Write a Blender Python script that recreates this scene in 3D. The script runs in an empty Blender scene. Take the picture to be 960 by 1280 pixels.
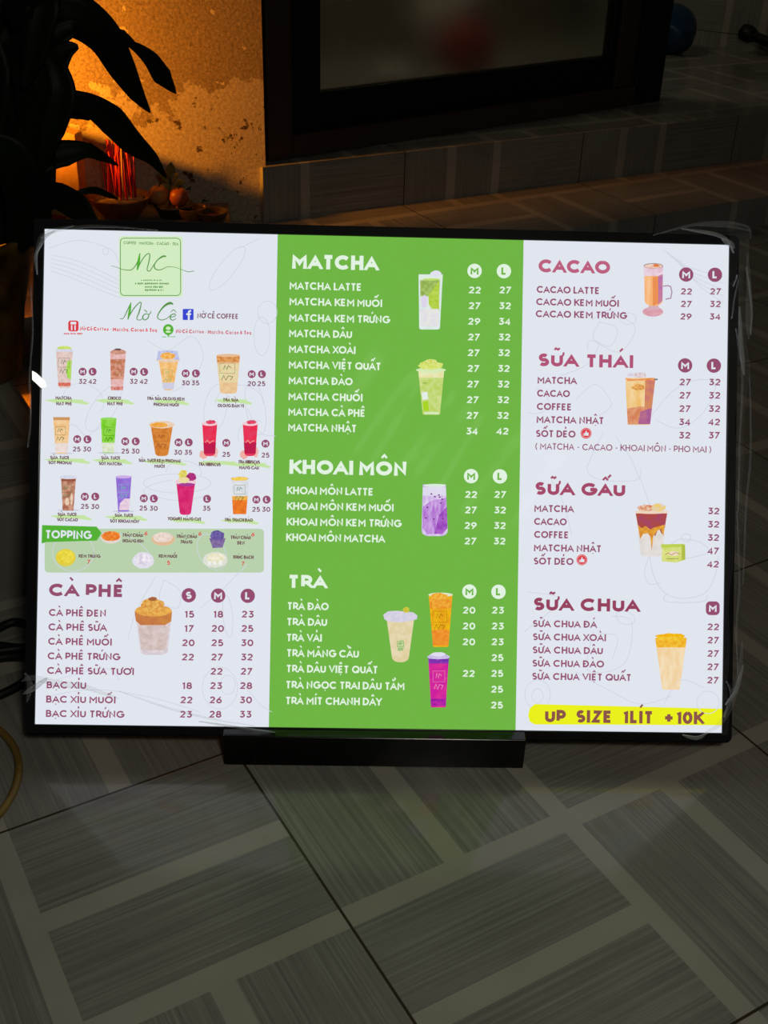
import bpy, math, random, unicodedata
import numpy as np
from mathutils import Vector, Matrix
C = bpy.context.scene
COL = C.collection
R = math.radians

# ------------------------------------------------------------------ camera, world, light, exposure
CAM_H = 1.0328
RT = np.array([0.99954127, 0.01570311, 0.02589708])
UP = np.array([-0.03028608, 0.51825500, 0.85468972])
FW = np.array([0.0, 0.85508197, -0.51849284])
FOC = 1450.0
cd = bpy.data.cameras.new('camera')
cam = bpy.data.objects.new('camera', cd); COL.objects.link(cam)
cd.sensor_fit = 'HORIZONTAL'; cd.sensor_width = 36.0
cd.lens = FOC / 960 * 36.0
cd.clip_start = 0.02; cd.clip_end = 60
cam.matrix_world = Matrix(((RT[0], UP[0], -FW[0], 0), (RT[1], UP[1], -FW[1], 0), (RT[2], UP[2], -FW[2], CAM_H), (0, 0, 0, 1)))
C.camera = cam

wd = bpy.data.worlds.new('world'); C.world = wd; wd.use_nodes = True
wb = wd.node_tree.nodes['Background']
wb.inputs[0].default_value = (0.85, 0.92, 1.0, 1); wb.inputs[1].default_value = 0.008

def light(name, kind, loc, energy, color, size=0.1, target=None, **kw):
    d = bpy.data.lights.new(name, kind); d.energy = energy; d.color = color
    if kind == 'AREA': d.shape = 'DISK'; d.size = size
    else: d.shadow_soft_size = size
    for k, v in kw.items(): setattr(d, k, v)
    o = bpy.data.objects.new(name, d); COL.objects.link(o); o.location = loc
    if target is not None:
        o.rotation_euler = (Vector(target) - Vector(loc)).to_track_quat('-Z', 'Y').to_euler()
    return o
# warm altar lamp at the left, low against the plaster wall
light('altar_lamp_light', 'SPOT', (-1.05, 2.65, 0.50), 46.0, (1.0, 0.31, 0.012), 0.02, (-.84, 3.06, .46), spot_size=R(100), spot_blend=.42)
# added fill lamp just above and behind the camera, brightens the front floor
light('front_fill_light', 'AREA', (0.25, -0.25, 1.5), 4.6, (1.0, 0.95, 0.80), 0.2, (0.2, 1.0, 0.0))
# dim room light behind the glass door
light('room_light', 'AREA', (-.15, 4.3, 2.0), 2.6, (1.0, 0.86, 0.62), 0.5, (0.1, 4.5, 0.0))

C.view_settings.view_transform = 'Standard'
C.view_settings.look = 'None'
C.view_settings.exposure = 0.0
C.view_settings.gamma = 1.0
C.view_settings.use_curve_mapping = False
C.cycles.use_denoising = True
C.cycles.max_bounces = 8
C.cycles.transparent_max_bounces = 16

# ------------------------------------------------------------------ helpers
CAMP = np.array([0, 0, CAM_H])
def ray(px, py): return FW + (px - 480) / FOC * RT - (py - 640) / FOC * UP
def at(px, py, Y):
    d = ray(px, py); p = CAMP + d * (Y / d[1]); return Vector(p)
def atz(px, py, z):
    d = ray(px, py); p = CAMP + d * ((z - CAM_H) / d[2]); return Vector(p)

def s2l(c):
    c = c / 255.0
    return c / 12.92 if c <= 0.04045 else ((c + 0.055) / 1.055) ** 2.4
def lin(rgb): return (s2l(rgb[0]), s2l(rgb[1]), s2l(rgb[2]), 1.0)

class MB:
    """collects shapes and links them as ONE mesh object"""
    def __init__(s): s.v = []; s.f = []; s.m = []; s.mats = []; s.smooth = []
    def mi(s, mat):
        if mat not in s.mats: s.mats.append(mat)
        return s.mats.index(mat)
    def add(s, verts, faces, mat, smooth=False):
        b = len(s.v); s.v += [tuple(p) for p in verts]; i = s.mi(mat)
        for f in faces:
            s.f.append([b + k for k in f]); s.m.append(i); s.smooth.append(smooth)
    def box(s, x0, x1, y0, y1, z0, z1, mat, M=None):
        vs = [(x, y, z) for z in (z0, z1) for y in (y0, y1) for x in (x0, x1)]
        if M is not None: vs = [M @ Vector(p) for p in vs]
        s.add(vs, [(0, 2, 3, 1), (4, 5, 7, 6), (0, 1, 5, 4), (2, 6, 7, 3), (0, 4, 6, 2), (1, 3, 7, 5)], mat)
    def lathe(s, prof, mat, center=(0, 0, 0), seg=32, M=None, wob=0):
        vs = []
        for r, z in prof:
            for k in range(seg):
                a = 2 * math.pi * k / seg
                rr = r * (1 + wob * math.sin(3 * a + z * 40))
                p = Vector((rr * math.cos(a), rr * math.sin(a), z))
                if M is not None: p = M @ p
                vs.append((p[0] + center[0], p[1] + center[1], p[2] + center[2]))
        fs = []
        n = len(prof)
        for i in range(n - 1):
            for k in range(seg):
                fs.append((i * seg + k, i * seg + (k + 1) % seg, (i + 1) * seg + (k + 1) % seg, (i + 1) * seg + k))
        fs.append(tuple(range(seg - 1, -1, -1))); fs.append(tuple((n - 1) * seg + k for k in range(seg)))
        s.add(vs, fs, mat, True)
    def tube(s, pts, rad, mat, seg=8, samples=0):
        pts = [Vector(p) for p in pts]
        if samples: pts = spline(pts, samples)
        n = len(pts); vs = []
        rads = rad if isinstance(rad, (list, tuple)) else [rad] * n
        if len(rads) != n: rads = [rads[min(int(i / (n - 1) * (len(rads) - 1) + .5), len(rads) - 1)] for i in range(n)]
        up = Vector((0.3, 0.2, 1)).normalized()
        for i, p in enumerate(pts):
            t = (pts[min(i + 1, n - 1)] - pts[max(i - 1, 0)]).normalized()
            a = t.cross(up)
            if a.length < 1e-3: a = t.cross(Vector((1, 0, 0)))
            a.normalize(); b = a.cross(t)
            for k in range(seg):
                an = 2 * math.pi * k / seg
                vs.append(p + (a * math.cos(an) + b * math.sin(an)) * rads[i])
        fs = []
        for i in range(n - 1):
            for k in range(seg):
                fs.append((i * seg + k, i * seg + (k + 1) % seg, (i + 1) * seg + (k + 1) % seg, (i + 1) * seg + k))
        fs.append(tuple(range(seg - 1, -1, -1))); fs.append(tuple((n - 1) * seg + k for k in range(seg)))
        s.add(vs, fs, mat, True)
    def build(s, name, parent=None, bevel=0, matrix=None, origin=None):
        me = bpy.data.meshes.new(name)
        vs = s.v
        if origin is not None: vs = [(p[0] - origin[0], p[1] - origin[1], p[2] - origin[2]) for p in vs]
        me.from_pydata(vs, [], s.f)
        for m in s.mats: me.materials.append(m)
        me.polygons.foreach_set('material_index', s.m)
        me.polygons.foreach_set('use_smooth', s.smooth)
        me.update()
        o = bpy.data.objects.new(name, me); COL.objects.link(o)
        if origin is not None: o.location = origin
        if matrix is not None: o.matrix_local = matrix
        if parent is not None:
            o.parent = parent
            if parent.type == 'EMPTY' and matrix is None and origin is None:
                o.location = -parent.location
        if bevel:
            b = o.modifiers.new('bevel', 'BEVEL'); b.width = bevel; b.segments = 3; b.limit_method = 'ANGLE'
        return o

def spline(P, n):
    out = []
    m = len(P)
    for i in range(m - 1):
        p0, p1, p2, p3 = P[max(i - 1, 0)], P[i], P[i + 1], P[min(i + 2, m - 1)]
        for k in range(n):
            t = k / n
            out.append(0.5 * ((2 * p1) + (p2 - p0) * t + (2 * p0 - 5 * p1 + 4 * p2 - p3) * t * t + (3 * p1 - p0 - 3 * p2 + p3) * t ** 3))
    out.append(P[-1]); return out

def empty(name, loc):
    o = bpy.data.objects.new(name, None); COL.objects.link(o); o.location = loc; o.empty_display_size = .05
    return o
def tag(o, label, cat, group=None, kind=None):
    o['label'] = label; o['category'] = cat
    if group: o['group'] = group
    if kind: o['kind'] = kind
    return o
def struct(o, label=None):
    o['kind'] = 'structure'
    if label: o['label'] = label
    return o

# ------------------------------------------------------------------ materials
def newmat(name):
    m = bpy.data.materials.new(name); m.use_nodes = True
    nt = m.node_tree
    return m, nt, nt.nodes['Principled BSDF']
def pmat(name, rgb, rough=.5, metal=0, spec=.5, noise=0, nscale=20, bump=0, bscale=60, rgb2=None, **kw):
    m, nt, b = newmat(name)
    b.inputs['Base Color'].default_value = lin(rgb); b.inputs['Roughness'].default_value = rough
    b.inputs['Metallic'].default_value = metal; b.inputs['Specular IOR Level'].default_value = spec
    tc = nt.nodes.new('ShaderNodeTexCoord')
    if rgb2 is not None:
        n = nt.nodes.new('ShaderNodeTexNoise'); n.inputs['Scale'].default_value = nscale; n.inputs['Detail'].default_value = 5
        nt.links.new(tc.outputs['Object'], n.inputs['Vector'])
        r = nt.nodes.new('ShaderNodeValToRGB')
        r.color_ramp.elements[0].position = .40; r.color_ramp.elements[1].position = .62
        r.color_ramp.elements[0].color = lin(rgb); r.color_ramp.elements[1].color = lin(rgb2)
        nt.links.new(n.outputs['Fac'], r.inputs['Fac']); nt.links.new(r.outputs['Color'], b.inputs['Base Color'])
    if bump:
        n = nt.nodes.new('ShaderNodeTexNoise'); n.inputs['Scale'].default_value = bscale; n.inputs['Detail'].default_value = 6
        nt.links.new(tc.outputs['Object'], n.inputs['Vector'])
        bp = nt.nodes.new('ShaderNodeBump'); bp.inputs['Strength'].default_value = bump; bp.inputs['Distance'].default_value = .01
        nt.links.new(n.outputs['Fac'], bp.inputs['Height']); nt.links.new(bp.outputs['Normal'], b.inputs['Normal'])
    for k, v in kw.items(): b.inputs[k].default_value = v
    return m

_ink = {}
def ink(a, b=None, scale=120, stretch=(1, 1, 1)):
    """backlit printing ink: a flat colour, or two colours mottled like a printed photograph"""
    key = (a, b, scale, stretch)
    if key in _ink: return _ink[key]
    m = bpy.data.materials.new('backlit_ink'); m.use_nodes = True; nt = m.node_tree
    nt.nodes.clear()
    out = nt.nodes.new('ShaderNodeOutputMaterial'); e = nt.nodes.new('ShaderNodeEmission')
    e.inputs['Color'].default_value = lin(a); e.inputs['Strength'].default_value = 1.0
    if b is not None:
        tc = nt.nodes.new('ShaderNodeTexCoord'); mp = nt.nodes.new('ShaderNodeMapping'); mp.inputs['Scale'].default_value = stretch
        n = nt.nodes.new('ShaderNodeTexNoise'); n.inputs['Scale'].default_value = scale; n.inputs['Detail'].default_value = 3
        r = nt.nodes.new('ShaderNodeValToRGB')
        r.color_ramp.elements[0].position = .38; r.color_ramp.elements[1].position = .62
        r.color_ramp.elements[0].color = lin(a); r.color_ramp.elements[1].color = lin(b)
        nt.links.new(tc.outputs['Object'], mp.inputs['Vector']); nt.links.new(mp.outputs['Vector'], n.inputs['Vector'])
        nt.links.new(n.outputs['Fac'], r.inputs['Fac']); nt.links.new(r.outputs['Color'], e.inputs['Color'])
    nt.links.new(e.outputs[0], out.inputs['Surface'])
    _ink[key] = m
    return m

def math_node(nt, op, a, b=None, c=None):
    n = nt.nodes.new('ShaderNodeMath'); n.operation = op
    for i, x in enumerate((a, b, c)):
        if x is None: continue
        if isinstance(x, (int, float)): n.inputs[i].default_value = x
        else: nt.links.new(x, n.inputs[i])
    return n.outputs[0]

def tile_mat(name, axes, offset=(0, 0), tile=.6, rough=.08, dark=1.0, vsc=1.0):
    """glazed floor tile: basket weave of streaked slats between plain bands, thin dark grout.
    axes: which two object axes carry the tile's own u and v"""
    m, nt, b = newmat(name); b.inputs['Specular IOR Level'].default_value = .24
    tc = nt.nodes.new('ShaderNodeTexCoord'); sep = nt.nodes.new('ShaderNodeSeparateXYZ')
    nt.links.new(tc.outputs['Object'], sep.inputs[0])
    M = lambda op, x, y=None, z=None: math_node(nt, op, x, y, z)
    U = M('ADD', M('DIVIDE', sep.outputs[axes[0]], tile), offset[0])
    V = M('ADD', M('DIVIDE', sep.outputs[axes[1]], tile / vsc), offset[1])
    fu = M('FRACT', U); fv = M('FRACT', V)
    # which way do the streaks of this quarter run
    a = M('LESS_THAN', fu, .5); c = M('GREATER_THAN', fv, .5)
    along_v = M('COMPARE', a, c, .1)
    hu = M('ABSOLUTE', M('SUBTRACT', M('MODULO', fu, .5), .25)); hv = M('ABSOLUTE', M('SUBTRACT', M('MODULO', fv, .5), .25))
    band_q = M('ADD', M('MULTIPLY', along_v, M('LESS_THAN', hu, .0235)), M('MULTIPLY', M('SUBTRACT', 1, along_v), M('LESS_THAN', hv, .0235)))
    cu = M('LESS_THAN', M('ABSOLUTE', M('SUBTRACT', fu, .5)), .0215); cv = M('LESS_THAN', M('ABSOLUTE', M('SUBTRACT', fv, .5)), .0235)
    band = M('MINIMUM', M('ADD', M('ADD', band_q, cu), cv), 1.0)
    gu = M('MINIMUM', fu, M('SUBTRACT', 1, fu)); gv = M('MINIMUM', fv, M('SUBTRACT', 1, fv))
    grout = M('LESS_THAN', M('MINIMUM', gu, gv), .0027)
    def streak(su, sv, sc):
        cmb = nt.nodes.new('ShaderNodeCombineXYZ')
        nt.links.new(M('MULTIPLY', U, su), cmb.inputs[0]); nt.links.new(M('MULTIPLY', V, sv), cmb.inputs[1])
        n = nt.nodes.new('ShaderNodeTexNoise'); n.inputs['Scale'].default_value = sc; n.inputs['Detail'].default_value = 4; n.inputs['Roughness'].default_value = .7
        nt.links.new(cmb.outputs[0], n.inputs['Vector']); return n.outputs['Fac']
    st = nt.nodes.new('ShaderNodeMix'); st.data_type = 'FLOAT'
    nt.links.new(along_v, st.inputs['Factor']); nt.links.new(streak(1.5, 130, 1.0), st.inputs['A']); nt.links.new(streak(130, 1.5, 1.0), st.inputs['B'])
    r = nt.nodes.new('ShaderNodeValToRGB')
    els = r.color_ramp.elements
    d = lambda c: tuple(x * dark for x in c[:3]) + (1,)
    els[0].position = .30; els[0].color = d(lin((130, 129, 122))); els[1].position = .72; els[1].color = d(lin((178, 175, 163)))
    e = els.new(.50); e.color = d(lin((152, 150, 141)))
    nt.links.new(st.outputs['Result'], r.inputs['Fac'])
    mixb = nt.nodes.new('ShaderNodeMix'); mixb.data_type = 'RGBA'
    nt.links.new(band, mixb.inputs['Factor']); nt.links.new(r.outputs['Color'], mixb.inputs['A']); mixb.inputs['B'].default_value = d(lin((188, 183, 168)))
    # faint dirt
    dn = nt.nodes.new('ShaderNodeTexNoise'); dn.inputs['Scale'].default_value = 5; dn.inputs['Detail'].default_value = 6
    nt.links.new(tc.outputs['Object'], dn.inputs['Vector'])
    dr = nt.nodes.new('ShaderNodeMapRange'); dr.inputs[1].default_value = .3; dr.inputs[2].default_value = .7; dr.inputs[3].default_value = .82; dr.inputs[4].default_value = 1.06
    nt.links.new(dn.outputs['Fac'], dr.inputs[0])
    mul = nt.nodes.new('ShaderNodeMix'); mul.data_type = 'RGBA'; mul.blend_type = 'MULTIPLY'; mul.inputs['Factor'].default_value = 1
    nt.links.new(mixb.outputs['Result'], mul.inputs['A']); nt.links.new(dr.outputs[0], mul.inputs['B'])
    mg = nt.nodes.new('ShaderNodeMix'); mg.data_type = 'RGBA'
    nt.links.new(grout, mg.inputs['Factor']); nt.links.new(mul.outputs['Result'], mg.inputs['A']); mg.inputs['B'].default_value = lin((70, 60, 46))
    nt.links.new(mg.outputs['Result'], b.inputs['Base Color'])
    rr = nt.nodes.new('ShaderNodeMapRange'); rr.inputs[1].default_value = .3; rr.inputs[2].default_value = .7; rr.inputs[3].default_value = rough * .7; rr.inputs[4].default_value = rough * 1.6
    nt.links.new(dn.outputs['Fac'], rr.inputs[0]); nt.links.new(rr.outputs[0], b.inputs['Roughness'])
    bp = nt.nodes.new('ShaderNodeBump'); bp.inputs['Strength'].default_value = .25; bp.inputs['Distance'].default_value = .002
    nt.links.new(M('SUBTRACT', 1, grout), bp.inputs['Height']); nt.links.new(bp.outputs['Normal'], b.inputs['Normal'])
    return m

def plaster_mat():
    m, nt, b = newmat('stained_plaster')
    tc = nt.nodes.new('ShaderNodeTexCoord'); sep = nt.nodes.new('ShaderNodeSeparateXYZ'); nt.links.new(tc.outputs['Object'], sep.inputs[0])
    M = lambda op, x, y=None, z=None: math_node(nt, op, x, y, z)
    def noise(sc, det=6, rough=.6):
        n = nt.nodes.new('ShaderNodeTexNoise'); n.inputs['Scale'].default_value = sc; n.inputs['Detail'].default_value = det; n.inputs['Roughness'].default_value = rough
        nt.links.new(tc.outputs['Object'], n.inputs['Vector']); return n.outputs['Fac']
    big = noise(7); fine = noise(130, 8, .8); mid = noise(22, 8, .7)
    # peeled coat: ragged edge rising to the right
    edge = M('ADD', M('ADD', M('MULTIPLY', sep.outputs[0], -.18), sep.outputs[2]), M('ADD', M('MULTIPLY', M('SUBTRACT', big, .5), .55), M('MULTIPLY', M('SUBTRACT', mid, .5), .16)))
    top = M('GREATER_THAN', edge, .44)
    spots = M('GREATER_THAN', M('ADD', M('MULTIPLY', mid, .75), M('MULTIPLY', big, .25)), .572)
    patch = M('GREATER_THAN', M('ADD', M('MULTIPLY', noise(11), .7), M('MULTIPLY', mid, .3)), .60)
    r1 = nt.nodes.new('ShaderNodeValToRGB'); r1.color_ramp.elements[0].position = .3; r1.color_ramp.elements[1].position = .72
    r1.color_ramp.elements[0].color = lin((128, 114, 94)); r1.color_ramp.elements[1].color = lin((214, 202, 178)); nt.links.new(fine, r1.inputs['Fac'])
    r2 = nt.nodes.new('ShaderNodeValToRGB'); r2.color_ramp.elements[0].position = .3; r2.color_ramp.elements[1].position = .72
    r2.color_ramp.elements[0].color = lin((84, 70, 54)); r2.color_ramp.elements[1].color = lin((184, 166, 136)); nt.links.new(fine, r2.inputs['Fac'])
    def mix(f, A, B, blend='MIX'):
        x = nt.nodes.new('ShaderNodeMix'); x.data_type = 'RGBA'; x.blend_type = blend
        for s, v in (('Factor', f), ('A', A), ('B', B)):
            if isinstance(v, tuple) or isinstance(v, (int, float)): x.inputs[s].default_value = v
            else: nt.links.new(v, x.inputs[s])
        return x.outputs['Result']
    col = mix(top, r1.outputs['Color'], r2.outputs['Color'])
    col = mix(M('MULTIPLY', patch, top), col, lin((196, 182, 150)))
    col = mix(M('MULTIPLY', spots, M('SUBTRACT', 1, top)), col, lin((84, 70, 54)))
    nt.links.new(col, b.inputs['Base Color']); b.inputs['Roughness'].default_value = .9; b.inputs['Specular IOR Level'].default_value = .15
    h = M('ADD', M('MULTIPLY', fine, .5), M('ADD', M('MULTIPLY', top, .5), M('MULTIPLY', spots, -.5)))
    bp = nt.nodes.new('ShaderNodeBump'); bp.inputs['Strength'].default_value = .9; bp.inputs['Distance'].default_value = .006
    nt.links.new(h, bp.inputs['Height']); nt.links.new(bp.outputs['Normal'], b.inputs['Normal'])
    return m

def film_mat(name, clear, tint=(235, 240, 245), rough=.12):
    """clear plastic film: mostly see-through, a little gloss and haze"""
    m = bpy.data.materials.new(name); m.use_nodes = True; nt = m.node_tree; nt.nodes.clear()
    out = nt.nodes.new('ShaderNodeOutputMaterial'); t = nt.nodes.new('ShaderNodeBsdfTransparent'); g = nt.nodes.new('ShaderNodeBsdfPrincipled')
    g.inputs['Base Color'].default_value = lin(tint); g.inputs['Roughness'].default_value = rough
    mx = nt.nodes.new('ShaderNodeMixShader')
    lw = nt.nodes.new('ShaderNodeLayerWeight'); lw.inputs['Blend'].default_value = .35
    mr = nt.nodes.new('ShaderNodeMapRange'); mr.inputs[1].default_value = 0; mr.inputs[2].default_value = 1; mr.inputs[3].default_value = 1 - clear; mr.inputs[4].default_value = min(1, 3.5 * (1 - clear) + .1)
    nt.links.new(lw.outputs['Facing'], mr.inputs[0]); nt.links.new(mr.outputs[0], mx.inputs[0])
    nt.links.new(t.outputs[0], mx.inputs[1]); nt.links.new(g.outputs[0], mx.inputs[2]); nt.links.new(mx.outputs[0], out.inputs['Surface'])
    return m

YAW = 0.53679           # the tile grid against the camera
BLACK = pmat('gloss_black_plastic', (3, 3, 5), .2, spec=.35)
BLACK_METAL = pmat('black_metal', (8, 8, 9), .35, spec=.5, bump=.03)
DARK_ALU = pmat('dark_brown_aluminium', (84, 64, 50), .35, metal=.3, bump=.02)
LEAF = pmat('dark_leaf', (16, 26, 14), .45, spec=.12, rgb2=(24, 36, 20), nscale=9)
STEM = pmat('cane_bark', (34, 30, 22), .8, rgb2=(46, 40, 30), nscale=40, bump=.3)
PLASTER = plaster_mat()

# ------------------------------------------------------------------ setting
def slab(name, x0, x1, y0, y1, z0, z1, mat, loc, rz):
    b = MB(); b.box(x0, x1, y0, y1, z0, z1, mat); o = b.build(name); o.location = loc; o.rotation_euler = (0, 0, rz); return o
# grid origin: crossing of the two grout lines of the reference tile
TS = .6
ca, sa = math.cos(YAW), math.sin(YAW)
# grout lines cross at u = .39695 s-units, v = 1.01105 (camera-height units)
gu, gv = 0.39695 * CAM_H, 1.01105 * CAM_H
ORG = Vector((ca * gu - sa * gv, sa * gu + ca * gv, 0))
FLOOR = tile_mat('streaked_floor_tile', (0, 1))
o = slab('floor', -3.5, 4.5, -3.0, 5.2, -.1, 0, FLOOR, ORG, YAW); struct(o, 'grey streaked tile floor with dark grout lines')

RY = R(28.7)                                   # direction of the steps
RA = Vector((0.0225, 3.2295, 0))               # a grout joint on the riser
Z1, Z2 = .088, .228
def along(P, ang, d, n=0): return Vector((P[0] + math.cos(ang) * d - math.sin(ang) * n, P[1] + math.sin(ang) * d + math.cos(ang) * n, 0))
# lower step (tread)
TREAD = tile_mat('streaked_tread_tile', (0, 1), offset=(0, .02))
TP = Vector((.73, 3.195, 0)); TA = R(30.5)
tr = slab('floor_step', -2.6, 3.0, 0, 1.2, 0, Z1, TREAD, TP, TA); struct(tr, 'low tiled step in front of the riser')
# upper floor block with riser face
UPT = tile_mat('streaked_upper_tile', (0, 1), offset=(0, .33))
up_ = slab('floor_upper', -.42, 4.0, 0.0, 5.0, 0, Z2, UPT, RA, RY); struct(up_, 'raised tiled floor')
RIS = tile_mat('streaked_riser_tile', (0, 2), offset=(0, .525), rough=.25, vsc=.82)
ri = slab('trim_1', -.42, 4.0, -.012, 0, 0, Z2 - Z1 + .004, RIS, Vector((RA[0], RA[1], Z1)), RY); struct(ri, 'tiled riser of the step')
# plaster wall, left
WP = Vector((-.335, 3.04, 0)); WA = R(10)
w = slab('wall_left', -2.6, 0, 0, .14, 0, 2.8, PLASTER, WP, WA); struct(w, 'stained peeling plaster wall')
# tiled wall far right
BW = tile_mat('streaked_wall_tile', (0, 2), offset=(.1, .53), rough=.3)
bw = slab('wall_back', -1.4, 2.6, 0, .12, Z2, 2.8, BW, Vector((1.138, 5.237, 0)), R(-33.8)); struct(bw, 'tiled wall at the far side of the raised floor')
IN = pmat('pale_interior_paint', (168, 158, 136), .8, rgb2=(150, 140, 118), nscale=3)
iw = slab('wall_interior', -1.6, 1.2, 0, .1, Z2, 2.8, IN, Vector((-.25, 4.55, 0)), R(37.3)); struct(iw, 'pale wall of the room behind the glass door')

# glass door: black frame on the raised floor
DA = Vector((-.30, 3.12, Z2)); DANG = R(37.3)
door = empty('door_1', DA); door.rotation_euler = (0, 0, DANG)
struct(door, 'black framed glass door standing on the raised floor')
GLASS, gnt, gb = newmat('clouded_glass')
gnt.nodes.clear()
go = gnt.nodes.new('ShaderNodeOutputMaterial'); gg = gnt.nodes.new('ShaderNodeBsdfGlass'); gg.inputs['IOR'].default_value = 1.15; gg.inputs['Roughness'].default_value = .36
gg.inputs['Color'].default_value = (.9, .9, .86, 1); gnt.links.new(gg.outputs[0], go.inputs['Surface'])
def dbox(name, x0, x1, y0, y1, z0, z1, mat, bevel=.004, parent=door):
    b = MB(); b.box(x0, x1, y0, y1, z0, z1, mat); o = b.build(name, None, bevel); o.parent = parent; return o
fr = MB()
fr.box(-.045, .03, -.01, .07, 0, 2.2, DARK_ALU); fr.box(1.335, 1.465, -.01, .10, 0, 2.2, BLACK_METAL)
fr.box(.03, 1.335, -.01, .07, 2.1, 2.2, DARK_ALU)
o = fr.build('door_frame', None, .004); o.parent = door
dbox('bottom_rail', .03, 1.335, -.012, .07, 0, .06, DARK_ALU)
sash = MB()
sash.box(.03, .135, .015, .05, .06, 2.1, BLACK_METAL); sash.box(1.225, 1.25, .012, .05, .06, 2.1, BLACK_METAL)
sash.box(.135, 1.225, .015, .05, .06, .155, BLACK_METAL); sash.box(.135, 1.225, .015, .05, 2.02, 2.1, BLACK_METAL)
o = sash.build('sash', None, .003); o.parent = door
dbox('side_jamb', 1.25, 1.335, .0, .06, .06, 2.1, DARK_ALU)
dbox('glass_pane', .135, 1.225, .028, .034, .155, 2.02, GLASS, 0)
def dw(lx, ly, z):    # door-local to world
    return Vector((DA[0] + math.cos(DANG) * lx - math.sin(DANG) * ly, DA[1] + math.sin(DANG) * lx + math.cos(DANG) * ly, z))

# step block under the plant pot
PL = Vector((-.535, 1.43, 0))
pb = slab('plinth', -1.2, .10, 0, .75, 0, .163, tile_mat('streaked_block_tile', (0, 1), offset=(.12, .2)), PL, R(30)); struct(pb, 'low tiled block along the left side')
pb.name = 'floor_block'

# ------------------------------------------------------------------ the illuminated menu sign
SW, SH = .86, .616487
SO = Vector((-.4255, 1.0898, .0486))
SX = Vector((0.9996, 0.028, -0.002)).normalized()
SY = Vector((-0.0116, 0.5251, 0.851)); SY = (SY - SX * SY.dot(SX)).normalized()
SN = SX.cross(SY)
SM = Matrix(((SX[0], SY[0], SN[0], SO[0]), (SX[1], SY[1], SN[1], SO[1]), (SX[2], SY[2], SN[2], SO[2]), (0, 0, 0, 1)))
HM = np.array([[0.0009911317677167909, 2.0815368304225564e-05, -0.062447706094865524],
               [1.2770882241055527e-05, -0.0009961288148030603, 0.9009346585781615],
               [-1.7198884837717714e-05, 5.028872624482383e-06, 1.0]])
def L(x, y):
    """artwork layout units -> metres on the sheet"""
    q = HM @ np.array([x, y, 1.0]); return (q[0] / q[2], q[1] / q[2])

sign = empty('menu_sign', (0, 1.14, 0))
tag(sign, 'illuminated drinks menu board with black frame standing on tiled floor', 'menu sign')
def sm_local(): return Matrix.Translation(-sign.location) @ SM

def rrect(x0, y0, x1, y1, r, n=6, corners=(1, 1, 1, 1)):
    pts = []
    for (cx, cy, a0, on, kx, ky) in ((x1 - r, y1 - r, 0, corners[0], x1, y1), (x0 + r, y1 - r, 90, corners[1], x0, y1), (x0 + r, y0 + r, 180, corners[2], x0, y0), (x1 - r, y0 + r, 270, corners[3], x1, y0)):
        if on:
            for k in range(n + 1):
                a = R(a0 + 90 * k / n); pts.append((cx + r * math.cos(a), cy + r * math.sin(a)))
        else: pts.append((kx, ky))
    return pts
def ell(cx, cy, rx, ry, n=28, a0=0, a1=360):
    return [(cx + rx * math.cos(R(a0 + (a1 - a0) * k / n)), cy + ry * math.sin(R(a0 + (a1 - a0) * k / n))) for k in range(n + (0 if a1 - a0 == 360 else 1))]

# frame: a rounded ring with depth, and a closed back
FWID = .0125
def ring(outer, inner, z0, z1, mat, mb):
    n = len(outer)
    vs = [(x, y, z1) for x, y in outer] + [(x, y, z1) for x, y in inner] + [(x, y, z0) for x, y in outer] + [(x, y, z0) for x, y in inner]
    fs = []
    for k in range(n):
        j = (k + 1) % n
        fs += [(k, j, n + j, n + k), (k, 2 * n + k, 2 * n + j, j), (n + k, n + j, 3 * n + j, 3 * n + k), (2 * n + k, 3 * n + k, 3 * n + j, 2 * n + j)]
    mb.add(vs, fs, mat)
fm = MB()
outer = rrect(-FWID, -FWID, SW + FWID, SH + FWID, .008)
inner = rrect(0, 0, SW, SH, .0005)
ring(outer, inner, -.024, .003, BLACK, fm)
fm.build('frame', sign, .0012, matrix=sm_local())
bk = MB(); bk.box(-.008, SW + .008, -.008, SH + .008, -.028, -.0235, BLACK_METAL); bk.build('back_panel', sign, .001, matrix=sm_local())

# stand: black bar with a slot the frame drops into
st = MB()
st.box(-.1915, .1855, 0, .15, 0, .0475, BLACK)
sb = st.build('stand_base', sign, .0015); sb.location = Vector((0, 1.0835, 0)) - sign.location; sb.rotation_euler = (0, 0, .0255)
br = MB(); br.box(-.05, .05, -.012, 0, 0, .30, BLACK_METAL); o = br.build('support_strut', sign, .001); o.matrix_local = Matrix.Translation(-sign.location) @ SM @ Matrix.Translation((SW / 2, .0, -.028)) @ Matrix(((1, 0, 0, 0), (0, 0, 1, 0), (0, 1, 0, 0), (0, 0, 0, 1)))

# ---- printed sheet: three panels
W_INK = ink((226, 231, 240)); G_INK = ink((112, 182, 68)); PLUM = ink((150, 78, 112)); PLUM_D = ink((128, 70, 98)); PALE = ink((228, 244, 226))
YEL = ink((236, 242, 26)); RED = ink((222, 62, 70)); LINE = ink((209, 212, 226)); LGREEN = ink((212, 237, 194)); DGREEN = ink((88, 150, 70)); SWASH = ink((198, 230, 164))
BROWN = ink((112, 78, 84)); BANR = ink((140, 84, 74)); MOSS = ink((186, 211, 174)); TGREEN = ink((84, 178, 52))

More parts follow.
